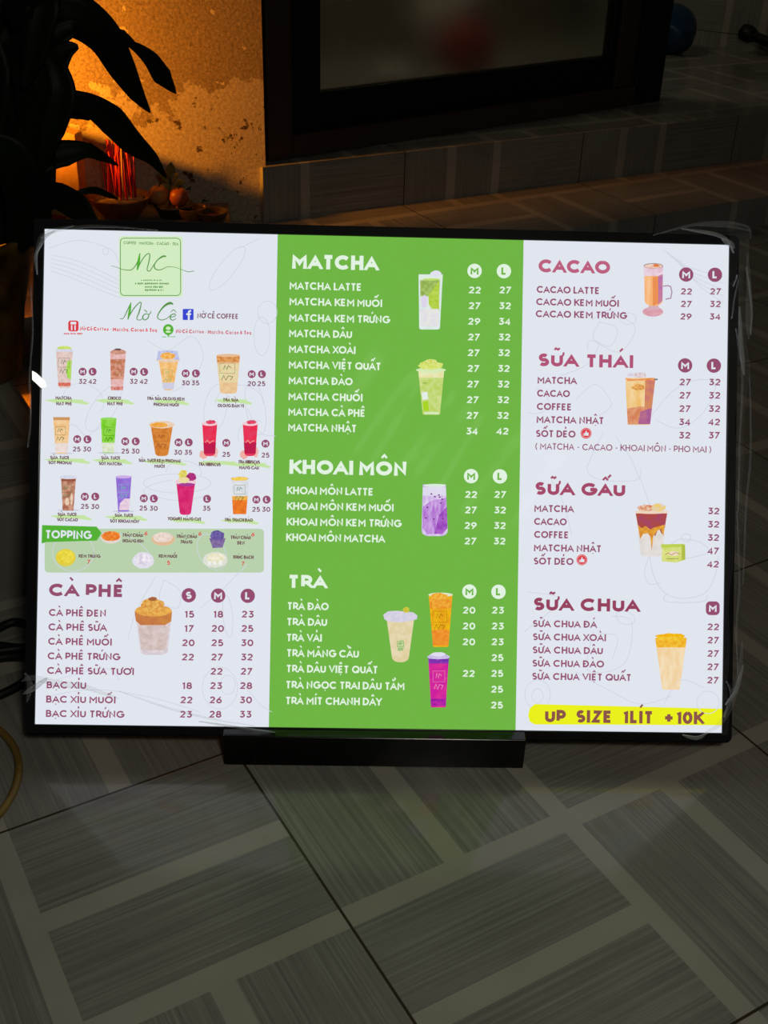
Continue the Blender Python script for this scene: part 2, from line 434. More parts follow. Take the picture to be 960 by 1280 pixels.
class Print:
    """flat printed shapes, laid in thin layers on a panel"""
    def __init__(s, z=.0004): s.mb = MB(); s.z = z
    def poly(s, pts, mat, lift=True):
        s.mb.add([(*L(x, y), s.z) for x, y in pts], [tuple(range(len(pts)))], mat)
        if lift: s.z += .00003
    def ribbon(s, pts, w, mat, closed=False):
        w = w if isinstance(w, (list, tuple)) else [w] * len(pts)
        a, b = strip([Vector((x, y)) for x, y in pts], w, closed)
        n = len(pts); vs = [(*L(p[0], p[1]), s.z) for p in a + b]
        fs = [(k, (k + 1) % n, n + (k + 1) % n, n + k) for k in range(n if closed else n - 1)]
        s.mb.add(vs, fs, mat); s.z += .00001
    def build(s, name, parent): return s.mb.build(name, parent)

def strip(P, w, closed=False):
    n = len(P); A = []; B = []
    for i in range(n):
        if closed: p, q = P[i - 1], P[(i + 1) % n]
        else: p, q = P[max(i - 1, 0)], P[min(i + 1, n - 1)]
        d1 = P[i] - p if (closed or i > 0) else q - P[i]
        d2 = q - P[i] if (closed or i < n - 1) else P[i] - p
        d1 = d1.normalized() if d1.length > 1e-9 else d2.normalized(); d2 = d2.normalized() if d2.length > 1e-9 else d1
        n1 = Vector((-d1[1], d1[0])); n2 = Vector((-d2[1], d2[0])); m = n1 + n2
        if m.length < .35: m = n1; k = 1
        else: m = m.normalized(); k = min(1 / max(m.dot(n1), .3), 1.9)
        A.append(P[i] + m * (w[i] * .5 * k)); B.append(P[i] - m * (w[i] * .5 * k))
    return A, B

# ---- a geometric sans drawn with strokes (cap height 1)
def arc(cx, cy, rx, ry, a0, a1, n=12):
    n = max(4, int(abs(a1 - a0) / 15))
    return [(cx + rx * math.cos(R(a0 + (a1 - a0) * k / n)), cy + ry * math.sin(R(a0 + (a1 - a0) * k / n))) for k in range(n + 1)]
GL = {
 'A': (.80, [[(0, 0), (.40, 1), (.80, 0)], [(.15, .30), (.65, .30)]]),
 'B': (.58, [[(0, .53), (.32, .53)] + arc(.32, .765, .2, .235, -90, 90) + [(0, 1), (0, 0), (.34, 0)] + arc(.34, .265, .24, .265, -90, 90) + [(.3, .53)]]),
 'C': (.84, [arc(.48, .5, .48, .5, 42, 318)]),
 'D': (.72, [[(0, 0), (0, 1), (.24, 1)] + arc(.24, .5, .48, .5, 90, -90)[1:] + [(-.0, 0), (0, .2)]]),
 'E': (.50, [[(.50, 1), (0, 1), (0, 0), (.50, 0)], [(0, .51), (.44, .51)]]),
 'F': (.48, [[(.48, 1), (0, 1), (0, 0)], [(0, .49), (.42, .49)]]),
 'G': (.92, [arc(.48, .5, .48, .5, 42, 352) + [(.93, .47), (.54, .47)]]),
 'H': (.66, [[(0, 0), (0, 1)], [(.66, 0), (.66, 1)], [(0, .51), (.66, .51)]]),
 'I': (.0, [[(0, 0), (0, 1)]]),
 'K': (.62, [[(0, 0), (0, 1)], [(.58, 1), (.06, .46)], [(.20, .58), (.62, 0)]]),
 'L': (.46, [[(0, 1), (0, 0), (.46, 0)]]),
 'M': (.86, [[(0, 0), (0, 1), (.43, .36), (.86, 1), (.86, 0)]]),
 'N': (.66, [[(0, 0), (0, 1), (.66, 0), (.66, 1)]]),
 'O': (.96, [arc(.48, .5, .48, .5, 90, 450)]),
 'P': (.56, [[(0, 0), (0, 1), (.28, 1)] + arc(.28, .70, .28, .30, 90, -90)[1:] + [(0, .40)]]),
 'Q': (.96, [arc(.48, .5, .48, .5, 90, 450), [(.58, .30), (.92, -.04)]]),
 'R': (.58, [[(0, 0), (0, 1), (.28, 1)] + arc(.28, .70, .28, .30, 90, -90)[1:] + [(0, .40)], [(.28, .40), (.58, 0)]]),
 'S': (.54, [arc(.27, .745, .245, .255, 40, 250) + arc(.26, .262, .275, .262, 75, -140)]),
 'T': (.62, [[(0, 1), (.62, 1)], [(.31, 1), (.31, 0)]]),
 'U': (.62, [[(0, 1), (0, .31)] + arc(.31, .31, .31, .31, 180, 360)[1:] + [(.62, 1)]]),
 'V': (.72, [[(0, 1), (.36, 0), (.72, 1)]]),
 'X': (.64, [[(0, 0), (.64, 1)], [(0, 1), (.64, 0)]]),
 'Y': (.66, [[(0, 1), (.33, .46), (.66, 1)], [(.33, .46), (.33, 0)]]),
 'Z': (.58, [[(0, 1), (.58, 1), (0, 0), (.58, 0)]]),
 '0': (.60, [arc(.30, .5, .30, .5, 90, 450)]),
 '1': (.22, [[(0, .84), (.22, 1), (.22, 0)]]),
 '2': (.54, [arc(.27, .73, .26, .27, 165, -30) + [(.0, 0), (.56, 0)]]),
 '3': (.54, [[(.04, 1), (.50, 1), (.24, .60)] + arc(.25, .30, .28, .30, 80, -150)]),
 '4': (.60, [[(.44, 0), (.44, 1), (0, .24), (.62, .24)]]),
 '5': (.54, [[(.48, 1), (.10, 1), (.06, .56)] + arc(.25, .31, .28, .31, 125, -150)]),
 '6': (.56, [arc(.28, .30, .28, .30, 90, 450), [(.03, .40), (.40, 1)]]),
 '7': (.52, [[(0, 1), (.52, 1), (.14, 0)]]),
 '8': (.56, [arc(.28, .75, .23, .25, 90, 450), arc(.28, .26, .28, .26, 90, 450)]),
 '9': (.56, [arc(.28, .70, .28, .30, 90, 450), [(.53, .60), (.16, 0)]]),
 '-': (.30, [[(0, .42), (.30, .42)]]), '+': (.62, [[(-.04, .46), (.66, .46)], [(.31, .05), (.31, .87)]]), ',': (.05, [[(.05, .08), (0, -.18)]]),
 '(': (.2, [arc(.5, .45, .5, .75, 125, 235)]), ')': (.2, [arc(-.3, .45, .5, .75, 55, -55)]), '.': (.04, [[(0, .02), (.04, .02)]]),
 '&': (.7, [[(.68, 0), (.14, .70)] + arc(.30, .82, .18, .18, 220, -30) + [(.08, .40)] + arc(.28, .24, .26, .24, 150, 300) + [(.66, .46)]]),
 'a': (.5, [arc(.25, .33, .25, .33, 90, 450), [(.52, .66), (.52, 0)]]), 'c': (.42, [arc(.26, .33, .26, .33, 45, 315)]),
 'e': (.5, [[(.02, .34), (.50, .34)] + arc(.26, .33, .25, .33, 0, 315)]), 'f': (.3, [[(.34, 1)] + arc(.30, .8, .16, .2, 90, 180) + [(.14, 0)], [(0, .62), (.32, .62)]]),
 'h': (.44, [[(0, 0), (0, 1)], [(0, .40)] + arc(.22, .42, .22, .24, 180, 0) + [(.44, 0)]]), 'm': (.74, [[(0, 0), (0, .66)], [(0, .4)] + arc(.18, .46, .18, .2, 180, 0) + [(.36, 0)], [(.36, .4)] + arc(.55, .46, .18, .2, 180, 0) + [(.73, 0)]]),
 'o': (.5, [arc(.26, .33, .26, .33, 90, 450)]), 'r': (.3, [[(0, 0), (0, .66)], [(0, .36)] + arc(.24, .40, .24, .26, 180, 80)]), 't': (.3, [[(.15, .95), (.15, 0)], [(0, .64), (.31, .64)]]),
 'p': (.5, [[(0, -.3), (0, .66)], arc(.26, .33, .26, .33, 90, 450)]), 'd': (.5, [arc(.25, .33, .25, .33, 90, 450), [(.52, 1), (.52, 0)]]), 'F_': (.48, []), 'n': (.44, [[(0, 0), (0, .66)], [(0, .36)] + arc(.22, .42, .22, .24, 180, 0) + [(.44, 0)]]),
}
GL['Đ'] = (.72, GL['D'][1] + [[(-.14, .51), (.30, .51)]])
def M_(q): return (q, False)
def glyphs(text, t):
    """yield strokes of the whole line with cap height 1, and its width; t = stroke thickness"""
    x = t / 2; out = []; prev = None
    tm = t * .8
    for ch in text:
        if ch == ' ': x += .50; prev = None; continue
        marks = []
        if ch in 'Đđ': base = 'Đ'
        else:
            nf = unicodedata.normalize('NFD', ch); base = nf[0]; marks = list(nf[1:])
        w, st = GL.get(base, (.5, []))
        if prev is not None:
            sb = lambda c, o: .02 if c in 'ATVYX47' or (c in 'LPFKR' and o) else (.06 if c in 'OCGQDS0368952BU' else .105)
            x += sb(prev, True) + sb(base, False)
        prev = base
        cap = .66 if base.islower() else 1.0
        k = 1 - t
        for s in st:
            q = [Vector((x + px, t / 2 + py * k)) for px, py in s]
            for e, f, o in ((0, 1, s[0]), (-1, -2, s[-1])):
                d = q[e] - q[f]
                if o[1] in (0, 1) and abs(d[1]) > .5 * abs(d[0]) and len(q) <= 5: q[e] = q[e] + d.normalized() * t * .75
            q = [tuple(p) for p in q]
            out.append((q, base.isupper() or base.isdigit() or base == '+'))
        cx = x + w / 2; y0 = cap + .08 + t * .5; circ = '\u0302' in marks; brv = '\u0306' in marks
        for mk in marks:
            if mk == '\u0302': out.append(M_([(cx - .20, y0 + .02), (cx, y0 + .22), (cx + .20, y0 + .02)]))
            elif mk == '\u0306': out.append(M_([(cx - .18, y0 + .20)] + arc(cx, y0 + .20, .17, .16, 180, 360) + [(cx + .18, y0 + .20)]))
            elif mk == '\u031b': out.append(M_([(x + w, cap - t), (x + w + .16, cap - .06), (x + w + .17, cap + .12)]))
            elif mk == '\u0323': out.append(M_([(cx - .07, -.20), (cx + .07, -.20)]))
            else:
                ox, oy = cx, y0 + .05
                if circ or brv: ox, oy = (cx + .27, y0 + .20) if mk != '\u0303' else (cx, y0 + .32)
                if mk == '\u0301': out.append(M_([(ox - .08, oy), (ox + .14, oy + .24)]))
                elif mk == '\u0300':
                    if circ: ox = cx - .27 + .04
                    out.append(M_([(ox - .16, oy + .24), (ox + .06, oy)]))
                elif mk == '\u0303': out.append(M_([(ox - .20, oy + .03), (ox - .09, oy + .15), (ox + .07, oy + .05), (ox + .20, oy + .17)]))
                elif mk == '\u0309': out.append(M_([(ox - .08, oy + .22), (ox + .06, oy + .24), (ox + .07, oy + .12), (ox, oy + .07), (ox, oy)]))
        x += w + t
    return out, x - t / 2
def text(P, s, x0, x1, yc, h, mat, t=.17):
    """one printed line: left x0, right x1, centre of the capitals yc, cap height h (layout units)"""
    st, w = glyphs(s, t)
    xm = (x0 + x1) / 2
    c = L(xm, yc); k = 860 / 869.0 / 1000
    wl = (Vector(L(x1, yc)) - Vector(L(x0, yc))).length; hl = (Vector(L(xm, yc - h / 2)) - Vector(L(xm, yc + h / 2))).length
    fx = wl / w
    for q, clip in st:
        pts = [Vector((c[0] - wl / 2 + x * fx, c[1] + (y - .5) * hl)) for x, y in q]
        A, B = strip(pts, [hl * (t if clip else min(t * .85, .155))] * len(pts))
        if clip:
            for p in A + B: p[1] = min(max(p[1], c[1] - .5 * hl), c[1] + .5 * hl)
        n = len(pts)
        P.mb.add([(p[0], p[1], P.z) for p in A + B], [(i, i + 1, n + i + 1, n + i) for i in range(n - 1)], mat)
def ctext(P, s, xc, yc, h, mat, t=.17, squeeze=1.0):
    st, w = glyphs(s, t)
    text(P, s, xc - w * h * squeeze / 2, xc + w * h * squeeze / 2, yc, h, mat, t)

def panel(name, x0, x1, mat):
    y0 = {0: 0}
    b = MB()
    b.add([(x0, 0, 0), (x1, 0, 0), (x1, SH, 0), (x0, SH, 0), (x0, 0, -.002), (x1, 0, -.002), (x1, SH, -.002), (x0, SH, -.002)],
          [(0, 1, 2, 3), (7, 6, 5, 4), (0, 4, 5, 1), (1, 5, 6, 2), (2, 6, 7, 3), (3, 7, 4, 0)], mat)
    return b.build(name, sign, matrix=sm_local())
XG0, XG1 = .5 * (L(347, 300)[0] + L(337, 906)[0]), .5 * (L(655, 302)[0] + L(645, 908)[0])
PA = panel('white_sheet', 0, XG0, W_INK); PA['label'] = 'white left menu sheet with drink photos and coffee prices'
PG = panel('green_sheet', XG0, XG1, G_INK); PG['label'] = 'green middle menu sheet'
PB = panel('white_sheet', XG1, SW, W_INK); PB['label'] = 'white right menu sheet with yellow strip'

# every crop: origin and scale of the artwork coordinates used below
def T_(ox, oy, s): return lambda x, y: (ox + x / s, oy + y / s)
def heading(s, par, T, x0, x1, ya, yb, mat, ref):
    P = Print(.0006); a = T(x0, (ya + yb) / 2); b = T(x1, 0); h = (yb - ya) / ref
    text(P, s, a[0], b[0], a[1], h, mat, .275); P.build('section_heading', par)
def rows(items, par, T, ref, h, mat, name='item_lettering', t=.215):
    P = Print(.0006)
    for s, x0, x1, y in items:
        a = T(x0, y); b = T(x1, y); text(P, s, a[0], b[0], a[1], h, mat, t)
    P.build(name, par)
def prices(items, par, T, h, mat, t=.215, name='price_lettering'):
    P = Print(.0006)
    for s, x, y in items:
        a = T(x, y); ctext(P, s, a[0], a[1], h, mat, t, 1.08)
    P.build(name, par)
def badge(ch, par, T, x, y, r, disc, letter, square=False):
    P = Print(.0005); a = T(x, y)
    P.poly(rrect(a[0] - r, a[1] - r, a[0] + r, a[1] + r, r * .62) if square else ell(a[0], a[1], r, r), disc)
    P.z = .0007; ctext(P, ch, a[0], a[1], r * 1.0, letter, .26); P.build('size_badge', par)

# ---- faint line drawings behind the artwork
random.seed(4)
def doodles(par, shapes):
    P = Print(.00012)
    for pts, w in shapes:
        pts = [tuple(p) for p in spline([Vector(q) for q in pts], 5)] if len(pts) > 2 else pts
        P.ribbon(pts, w, LINE)
    P.build('line_drawing', par)
def el(cx, cy, rx, ry, rot=0, a0=0, a1=360, n=20):
    o = []
    for k in range(n + 1):
        a = R(a0 + (a1 - a0) * k / n); x, y = rx * math.cos(a), ry * math.sin(a); c, s = math.cos(R(rot)), math.sin(R(rot))
        o.append((cx + x * c - y * s, cy + x * s + y * c))
    return o
dl = []
for k in range(5): dl.append(([(64, 318 + k * 5), (95, 325 + k * 6), (130, 340 + k * 6), (152, 352 + k * 5)], .8))
dl += [([(62, 310), (100, 300), (140, 312), (150, 330)], .8), (el(285, 335, 10, 34, 38), .8), ([(300, 310), (325, 298)], .8), (el(133, 314, 4, 4), .8)]
dl += [([(185, 425), (210, 438), (240, 420), (255, 445), (240, 475), (215, 490)], .8), (el(328, 420, 10, 24), .8), (el(335, 390, 12, 14), .8), (el(270, 510, 14, 30, 10), .8), (el(300, 505, 30, 24, 0, 180, 360), .8), (el(320, 510, 12, 34, -10), .8)]
dl += [(el(105, 500, 26, 20, 20, 160, 380), .8), (el(130, 510, 14, 34, 35), .8), ([(75, 560), (90, 530), (110, 545), (130, 525)], .8), ([(215, 600), (190, 606), (180, 615), (200, 622), (230, 626), (262, 618)], .8), (el(222, 604, 42, 12), .8), (el(230, 590, 22, 14, 0, 180, 380), .8)]
dl += [([(310, 510), (325, 540), (345, 545)], .8), (el(318, 545, 20, 20, 0, 160, 300), .8), (el(92, 690, 26, 24), .8), (el(150, 690, 40, 22, 20, 180, 330), .8), (el(265, 690, 24, 16, 60), .8)]
dl += [([(195, 720), (170, 765), (160, 800)], .8), ([(205, 725), (225, 738), (222, 760), (200, 750), (205, 725)], .8), (el(285, 770, 6, 26, -5), .8), ([(250, 760), (275, 740), (295, 720), (310, 705)], .8), (el(275, 860, 22, 26), .8), (el(285, 856, 9, 12), .8), ([(300, 850), (325, 880), (340, 890)], .8), ([(60, 870), (120, 862), (190, 872), (250, 890)], .8), ([(70, 850), (130, 835), (150, 850)], .8)]
doodles(PA, dl)
dr_ = [([(740, 400), (760, 388), (775, 395), (795, 410), (775, 440), (740, 425), (735, 438)], .8), (el(786, 398, 10, 7), .8), ([(750, 402), (772, 410), (764, 432), (742, 422), (750, 402)], .8)]
for k in range(5): dr_.append(([(830 + k * 5, 312 + k * 3), (858 + k * 4, 332 + k * 6), (905, 346 + k * 8)], .8))
dr_ += [([(700, 470), (735, 455), (750, 430)], .8), ([(720, 500), (745, 480), (765, 505), (748, 520)], .8), ([(815, 520), (840, 490), (870, 475), (895, 480), (880, 515), (850, 535), (820, 525)], .8), (el(665, 500, 22, 16, 20, -90, 90), .8), ([(755, 540), (740, 570), (735, 590), (755, 600), (795, 600), (802, 585)], .8), ([(770, 545), (790, 575), (800, 600)], .8), ([(690, 600), (705, 630), (715, 670)], .8), ([(800, 595), (815, 640), (825, 690)], .8)]
dr_ += [(el(858, 672, 6, 5), .9), ([(828, 690), (845, 676), (858, 674), (876, 678), (888, 688)], .9), ([(826, 692), (856, 698), (890, 690)], .9), ([(812, 690), (816, 715), (828, 738), (850, 748), (880, 742), (894, 720), (898, 695)], .9), ([(833, 742), (833, 752), (878, 752), (884, 744)], .9), ([(812, 694), (806, 715), (812, 730), (826, 728)], .9)]
dr_ += [([(765, 770), (790, 778), (780, 830), (735, 838), (742, 790)], .8), ([(748, 792), (772, 796), (765, 825)], .8), (el(782, 772, 12, 8, 20), .8), (el(672, 868, 16, 18), .8), (el(672, 870, 7, 9), .8), ([(720, 840), (760, 862), (800, 880), (840, 870)], .8), ([(830, 880), (850, 850), (880, 860)], .8), (el(885, 878, 14, 14), .8), ([(660, 740), (700, 750), (655, 790)], .8)]
doodles(PB, dr_)

# ---- left sheet: logo block and social lines
T3 = T_(40, 280, 3.097)
P = Print(.0003)
a, b = T3(340, 46), T3(586, 282)
P.poly(rrect(a[0], a[1], b[0], b[1], 4), LGREEN)
a, b = T3(345, 54), T3(578, 276)
P.ribbon(rrect(a[0], a[1], b[0], b[1], 5), .9, DGREEN, True)
P.z = .0006
a = T3(358, 74); b = T3(570, 74); text(P, 'COFFEE - MATCHA - CACAO - TEA', a[0], b[0], a[1], 3.6, DGREEN, .19)
def microtext(P, xa, xb, y, h, mat, T):     # lines far too small to read: broken ticks
    rs = random.Random(int(xa * 7 + y)); x = xa
    while x < xb:
        w = rs.uniform(3, 7); a = T(x, y - h / 2 + rs.uniform(-.6, .6)); b = T(min(x + w, xb), y + h / 2 + rs.uniform(-.6, .6))
        P.poly([(a[0], a[1]), (b[0], a[1]), (b[0], b[1]), (a[0], b[1])], mat, False); x += w + rs.choice((1.5, 1.5, 2, 5))
for xa, xb, y, h in ((425, 505, 217, 4), (402, 534, 230, 6), (440, 510, 243, 6), (440, 512, 255, 6)): microtext(P, xa, xb, y, h, DGREEN, T3)
T8 = T_(140, 290, 8.727)
def brush(P, T, pts, mat, n=5):
    V = [Vector((*T(x, y), w)) for x, y, w in pts]; V = spline(V, n)
    P.ribbon([(p[0], p[1]) for p in V], [max(p[2], .3) for p in V], mat)
P.z = .0008
brush(P, T8, [(0, 368, .5), (60, 382, .6), (120, 406, .8), (200, 415, 1), (240, 396, 1.0), (285, 330, 1.2), (316, 232, 1.0)], DGREEN)
brush(P, T8, [(312, 232, 1.0), (300, 320, 3.4), (285, 414, 1.6)], TGREEN)
brush(P, T8, [(288, 400, 1), (330, 315, 1.2), (385, 243, 1.1), (420, 242, 1.2), (412, 320, 1.3), (392, 408, 1.1), (420, 424, 1.1), (450, 380, 1), (505, 305, 1.2), (560, 266, 2.2), (600, 264, 1.6)], DGREEN)
brush(P, T8, [(500, 308, 1.2), (470, 360, 1.4), (485, 404, 1.3), (540, 410, 1), (610, 380, .8), (690, 382, .6), (770, 410, .6), (840, 432, .8), (905, 424, .8)], DGREEN)
P.build('logo', PA)
P = Print(.0005)
T4 = T_(70, 370, 3.692)
brush(P, T4, [(297, 104, .7), (315, 100, 1), (335, 60, 1.3), (350, 28, 1.0)], DGREEN)
brush(P, T4, [(349, 28, 1), (343, 70, 3.0), (335, 108, 1.3)], TGREEN)
brush(P, T4, [(335, 104, 1), (360, 60, 1.3), (388, 30, 1.2), (396, 34, 1.2), (388, 70, 1.6), (376, 104, 1.1), (392, 110, .9), (405, 100, .9)], DGREEN)
brush(P, T4, [(430, 84, 1), (415, 82, 1.2), (403, 96, 1.5), (412, 110, 1.2), (428, 100, 1.4), (432, 84, 1.2), (440, 78, .9), (440, 68, .8)], DGREEN)
brush(P, T4, [(410, 62, 1), (424, 74, 1.2)], DGREEN)
brush(P, T4, [(544, 38, 1.4), (530, 32, 3.2), (505, 44, 2.4), (480, 74, 1.5), (472, 98, 1.3), (488, 110, 1.1), (512, 104, 1), (532, 88, .8)], DGREEN)
brush(P, T4, [(530, 98, .9), (552, 92, 1.1), (552, 82, 1.1), (536, 86, 1.3), (530, 102, 1.4), (542, 111, 1.1), (558, 102, .8)], DGREEN)
brush(P, T4, [(533, 74, .8), (546, 63, 1), (558, 75, .8)], DGREEN)
P.build('script_lettering', PA)
P = Print(.0005)
BLUE = ink((58, 72, 208)); a, b = T3(586, 328), T3(628, 371); P.poly(rrect(a[0], a[1], b[0], b[1], 1.2), BLUE); P.z += .0002
f_ = [(606, 371), (606, 352), (600, 352), (600, 345), (606, 345), (606, 340), (608, 335), (613, 332.5), (619, 332.5), (619, 339), (615, 339), (613.5, 341), (613.5, 345), (619, 345), (618, 352), (613.5, 352), (613.5, 371)]
P.poly([T3(x, y) for x, y in f_], W_INK); P.build('social_icon', PA)
P = Print(.0006); a, b = T3(643, 354), T3(801, 356); text(P, 'NỜ CÊ COFFEE', a[0], b[0], a[1] + .5, 6.4, PLUM_D, .19)
a, b = T3(190, 406), T3(486, 410); text(P, 'Nờ Cê Coffee - Matcha, Cacao & Tea', a[0], b[0], a[1] + .4, 4.8, RED, .25)
a, b = T3(560, 416), T3(851, 421); text(P, 'Nờ Cê Coffee - Matcha, Cacao & Tea', a[0], b[0], a[1] + .4, 4.8, ink((206, 92, 104)), .25)
microtext(P, 126, 201, 424, 5, RED, T3); microtext(P, 506, 556, 436, 3, TGREEN, T3)
P.build('contact_lettering', PA)
P = Print(.0005); a, b = T3(143, 373), T3(183, 415); P.poly(rrect(a[0], a[1], b[0], b[1], 3), RED); P.z += .0002
for pts in ([(152, 378), (174, 378), (174, 388), (152, 388)], [(154, 391), (159, 391), (159, 411), (154, 411)], [(167, 391), (172, 391), (172, 411), (167, 411)]): P.poly([T3(x, y) for x, y in pts], W_INK, False)
P.build('delivery_icon', PA)
P = Print(.0005); a = T3(530, 408); P.poly(ell(a[0], a[1], 6.6, 6.8), TGREEN); P.z += .0002
for q in (ell(a[0], a[1] - 1.6, 3, 2.2), ell(a[0], a[1] + 2.8, 3.4, 1.3)): P.poly(q, LGREEN, False)
P.poly([(a[0] - 1.8, a[1] + 6), (a[0] + 1.8, a[1] + 6), (a[0], a[1] + 9)], TGREEN); P.build('delivery_icon', PA)

# ---- printed pictures
def picture(par, T, layers, name='drink_picture'):
    P = Print(.0004)
    for l in layers:
        pts, mat = l[0], l[1]
        if len(l) > 2: P.ribbon([T(x, y) for x, y in pts], l[2], mat)
        else: P.poly([T(x, y) for x, y in pts], mat)
    return P.build(name, par)
def cupshape(x0, x1, y0, y1, b0, b1, r=6, n=5):
    """outline of a tapering cup: top x0..x1 at y0, bottom b0..b1 at y1, rounded below"""
    pts = [(x0, y0), (x1, y0)]
    for k in range(n + 1):
        t = R(90 * k / n); pts.append((b1 - r + r * math.cos(t), y1 - r * .8 + r * .8 * math.sin(t)))
    for k in range(n + 1):
        t = R(90 + 90 * k / n); pts.append((b0 + r + r * math.cos(t), y1 - r * .8 + r * .8 * math.sin(t)))
    return pts
def lump(cx, cy, rx, ry, seed=0, n=22, k=.14):
    rs = random.Random(seed); return [(cx + rx * math.cos(2 * math.pi * i / n) * (1 + rs.uniform(-k, k)), cy + ry * math.sin(2 * math.pi * i / n) * (1 + rs.uniform(-k, k))) for i in range(n)]
def slice_(x0, x1, y0, y1, b0, b1, ya, yb):
    """the band between ya and yb of a tapering cup"""
    f = lambda y, s, e: s + (e - s) * (y - y0) / (y1 - y0)
    return [(f(ya, x0, b0), ya), (f(ya, x1, b1), ya), (f(yb, x1, b1), yb), (f(yb, x0, b0), yb)]
def logo_on(cx, cy, w, h, mat):        # the little printed square and scribble on a cup
    return [([(cx - w, cy - h), (cx + w, cy - h), (cx + w, cy + h * .2), (cx - w, cy + h * .2), (cx - w, cy - h)], mat, .35),
            ([(cx - w * .5, cy - h * .25), (cx - w * .35, cy - h * .75), (cx - .05 * w, cy - h * .25), (cx + .1 * w, cy - h * .7), (cx + w * .5, cy - h * .45)], mat, .7),
            ([(cx - w * .8, cy + h), (cx - w * .5, cy + h * .45), (cx - w * .2, cy + h), (cx + w * .1, cy + h * .5), (cx + w * .7, cy + h * .6), (cx + w * .4, cy + h)], mat, .7)]
Ta = T_(50, 420, 3.2); Tb = T_(50, 510, 3.2); Tc = T_(50, 580, 3.2)
CLR = ink((222, 222, 236), (206, 212, 232), 220); INKG = ink((70, 110, 60)); LIDV = ink((176, 184, 226), (206, 210, 238), 260)
CREAM = ink((240, 214, 190), (226, 196, 170), 200); SH_ = ink((206, 210, 224))
picture(PA, Ta, [(cupshape(66, 134, 58, 207, 76, 124, 8), ink((232, 208, 200), (220, 190, 184), 200)), ([(112, 100), (129, 95), (126, 175), (112, 165), (106, 140)], ink((160, 214, 74), (186, 226, 110), 260)),
    (slice_(66, 134, 58, 207, 76, 124, 186, 200), ink((206, 92, 80), (226, 130, 110), 300)), (ell(100, 50, 29, 11), ink((196, 220, 92), (214, 232, 130), 300)), (slice_(66, 134, 58, 207, 76, 124, 52, 62), CLR)] + logo_on(98, 118, 22, 30, INKG))
picture(PA, Ta, [(cupshape(283, 347, 60, 217, 286, 334, 3), ink((236, 196, 196), (224, 170, 164), 240)), (slice_(283, 347, 60, 217, 286, 334, 92, 172), ink((196, 112, 84), (222, 160, 140), 200)),
    (slice_(283, 347, 60, 217, 286, 334, 202, 216), ink((196, 96, 84), (230, 160, 150), 300)), (ell(315, 63, 30, 11), ink((214, 160, 140), (190, 130, 110), 240)), (ell(314, 53, 14, 4), BROWN)] + logo_on(318, 126, 20, 32, ink((150, 130, 70))))
picture(PA, Ta, [(cupshape(476, 556, 90, 217, 496, 536, 12), ink((240, 176, 90), (248, 204, 140), 160)), (slice_(476, 556, 90, 217, 496, 536, 186, 213), ink((208, 206, 226))), ([(476, 58), (552, 58), (562, 98), (468, 98)], LIDV), (lump(514, 80, 30, 14, 3), ink((238, 160, 66), (248, 196, 110), 300)), (ell(515, 98, 46, 7), CREAM)] + logo_on(514, 158, 18, 24, ink((120, 170, 90))))
picture(PA, Ta, [(cupshape(708, 802, 76, 230, 722, 790, 14), ink((240, 206, 160), (230, 190, 140), 160)), (slice_(708, 802, 76, 230, 722, 790, 80, 104), ink((206, 126, 62), (232, 170, 100), 300)), (ell(755, 77, 47, 6), ink((232, 190, 150))), (slice_(716, 796, 110, 230, 722, 790, 112, 186), ink((226, 222, 170), (236, 206, 160), 200))] + logo_on(752, 142, 30, 34, ink((86, 96, 60))))
picture(PA, Tb, [(ell(88, 181, 46, 4), SH_), (cupshape(55, 122, 36, 182, 64, 112, 6), ink((240, 190, 130), (246, 210, 160), 160)), (slice_(55, 122, 36, 182, 64, 112, 140, 178), ink((230, 214, 206), (240, 226, 220), 200)), (slice_(55, 122, 36, 182, 64, 112, 36, 48), ink((206, 150, 96)))] + logo_on(84, 102, 20, 28, INKG))
picture(PA, Tb, [(ell(278, 179, 46, 4), SH_), (cupshape(245, 308, 40, 180, 252, 298, 6), ink((120, 206, 40), (150, 220, 80), 160)), (slice_(245, 308, 40, 180, 252, 298, 138, 177), ink((210, 222, 190), (230, 236, 214), 200)), (ell(276, 42, 31, 5), ink((150, 220, 96)))] + logo_on(278, 104, 20, 28, ink((40, 120, 40))))
picture(PA, Tb, [(cupshape(444, 534, 66, 192, 462, 516, 18), ink((222, 140, 60), (206, 120, 44), 160)), (ell(489, 66, 51, 15), CREAM), (lump(478, 68, 34, 10, 5), ink((246, 182, 84), (236, 160, 60), 260))] + logo_on(488, 128, 26, 30, ink((140, 80, 40))))
for cx in (680, 842):
    picture(PA, Tb, [(lump(cx - 24, 186, 18, 17, 8), ink((242, 176, 166))), (lump(cx + 22, 176, 12, 22, 9), ink((240, 186, 178))), (cupshape(cx - 29, cx + 31, 62, 192, cx - 22, cx + 22, 16), ink((236, 44, 78), (228, 60, 96), 160)),
        (slice_(cx - 29, cx + 31, 62, 192, cx - 22, cx + 22, 138, 182), ink((200, 24, 74), (180, 30, 80), 200)), (ell(cx + 1, 62, 32, 9), ink((244, 206, 214))), (lump(cx + 5, 56, 20, 8, 2), ink((212, 40, 84), (232, 90, 120), 300)), ([(cx - 18, 138), (cx - 8, 128), (cx, 140), (cx + 10, 132), (cx + 18, 130)], ink((246, 180, 160)), .7)])
picture(PA, Tc, [(ell(116, 184, 46, 4), SH_), (cupshape(86, 146, 54, 186, 92, 136, 4), ink((170, 106, 84), (208, 156, 132), 150)), (ell(116, 52, 36, 8), CLR), (slice_(86, 146, 54, 186, 92, 136, 60, 68), ink((150, 84, 66))), (lump(110, 150, 8, 16, 1), CREAM), (lump(128, 140, 5, 24, 2), CREAM)] + logo_on(108, 108, 18, 26, ink((96, 130, 70))))
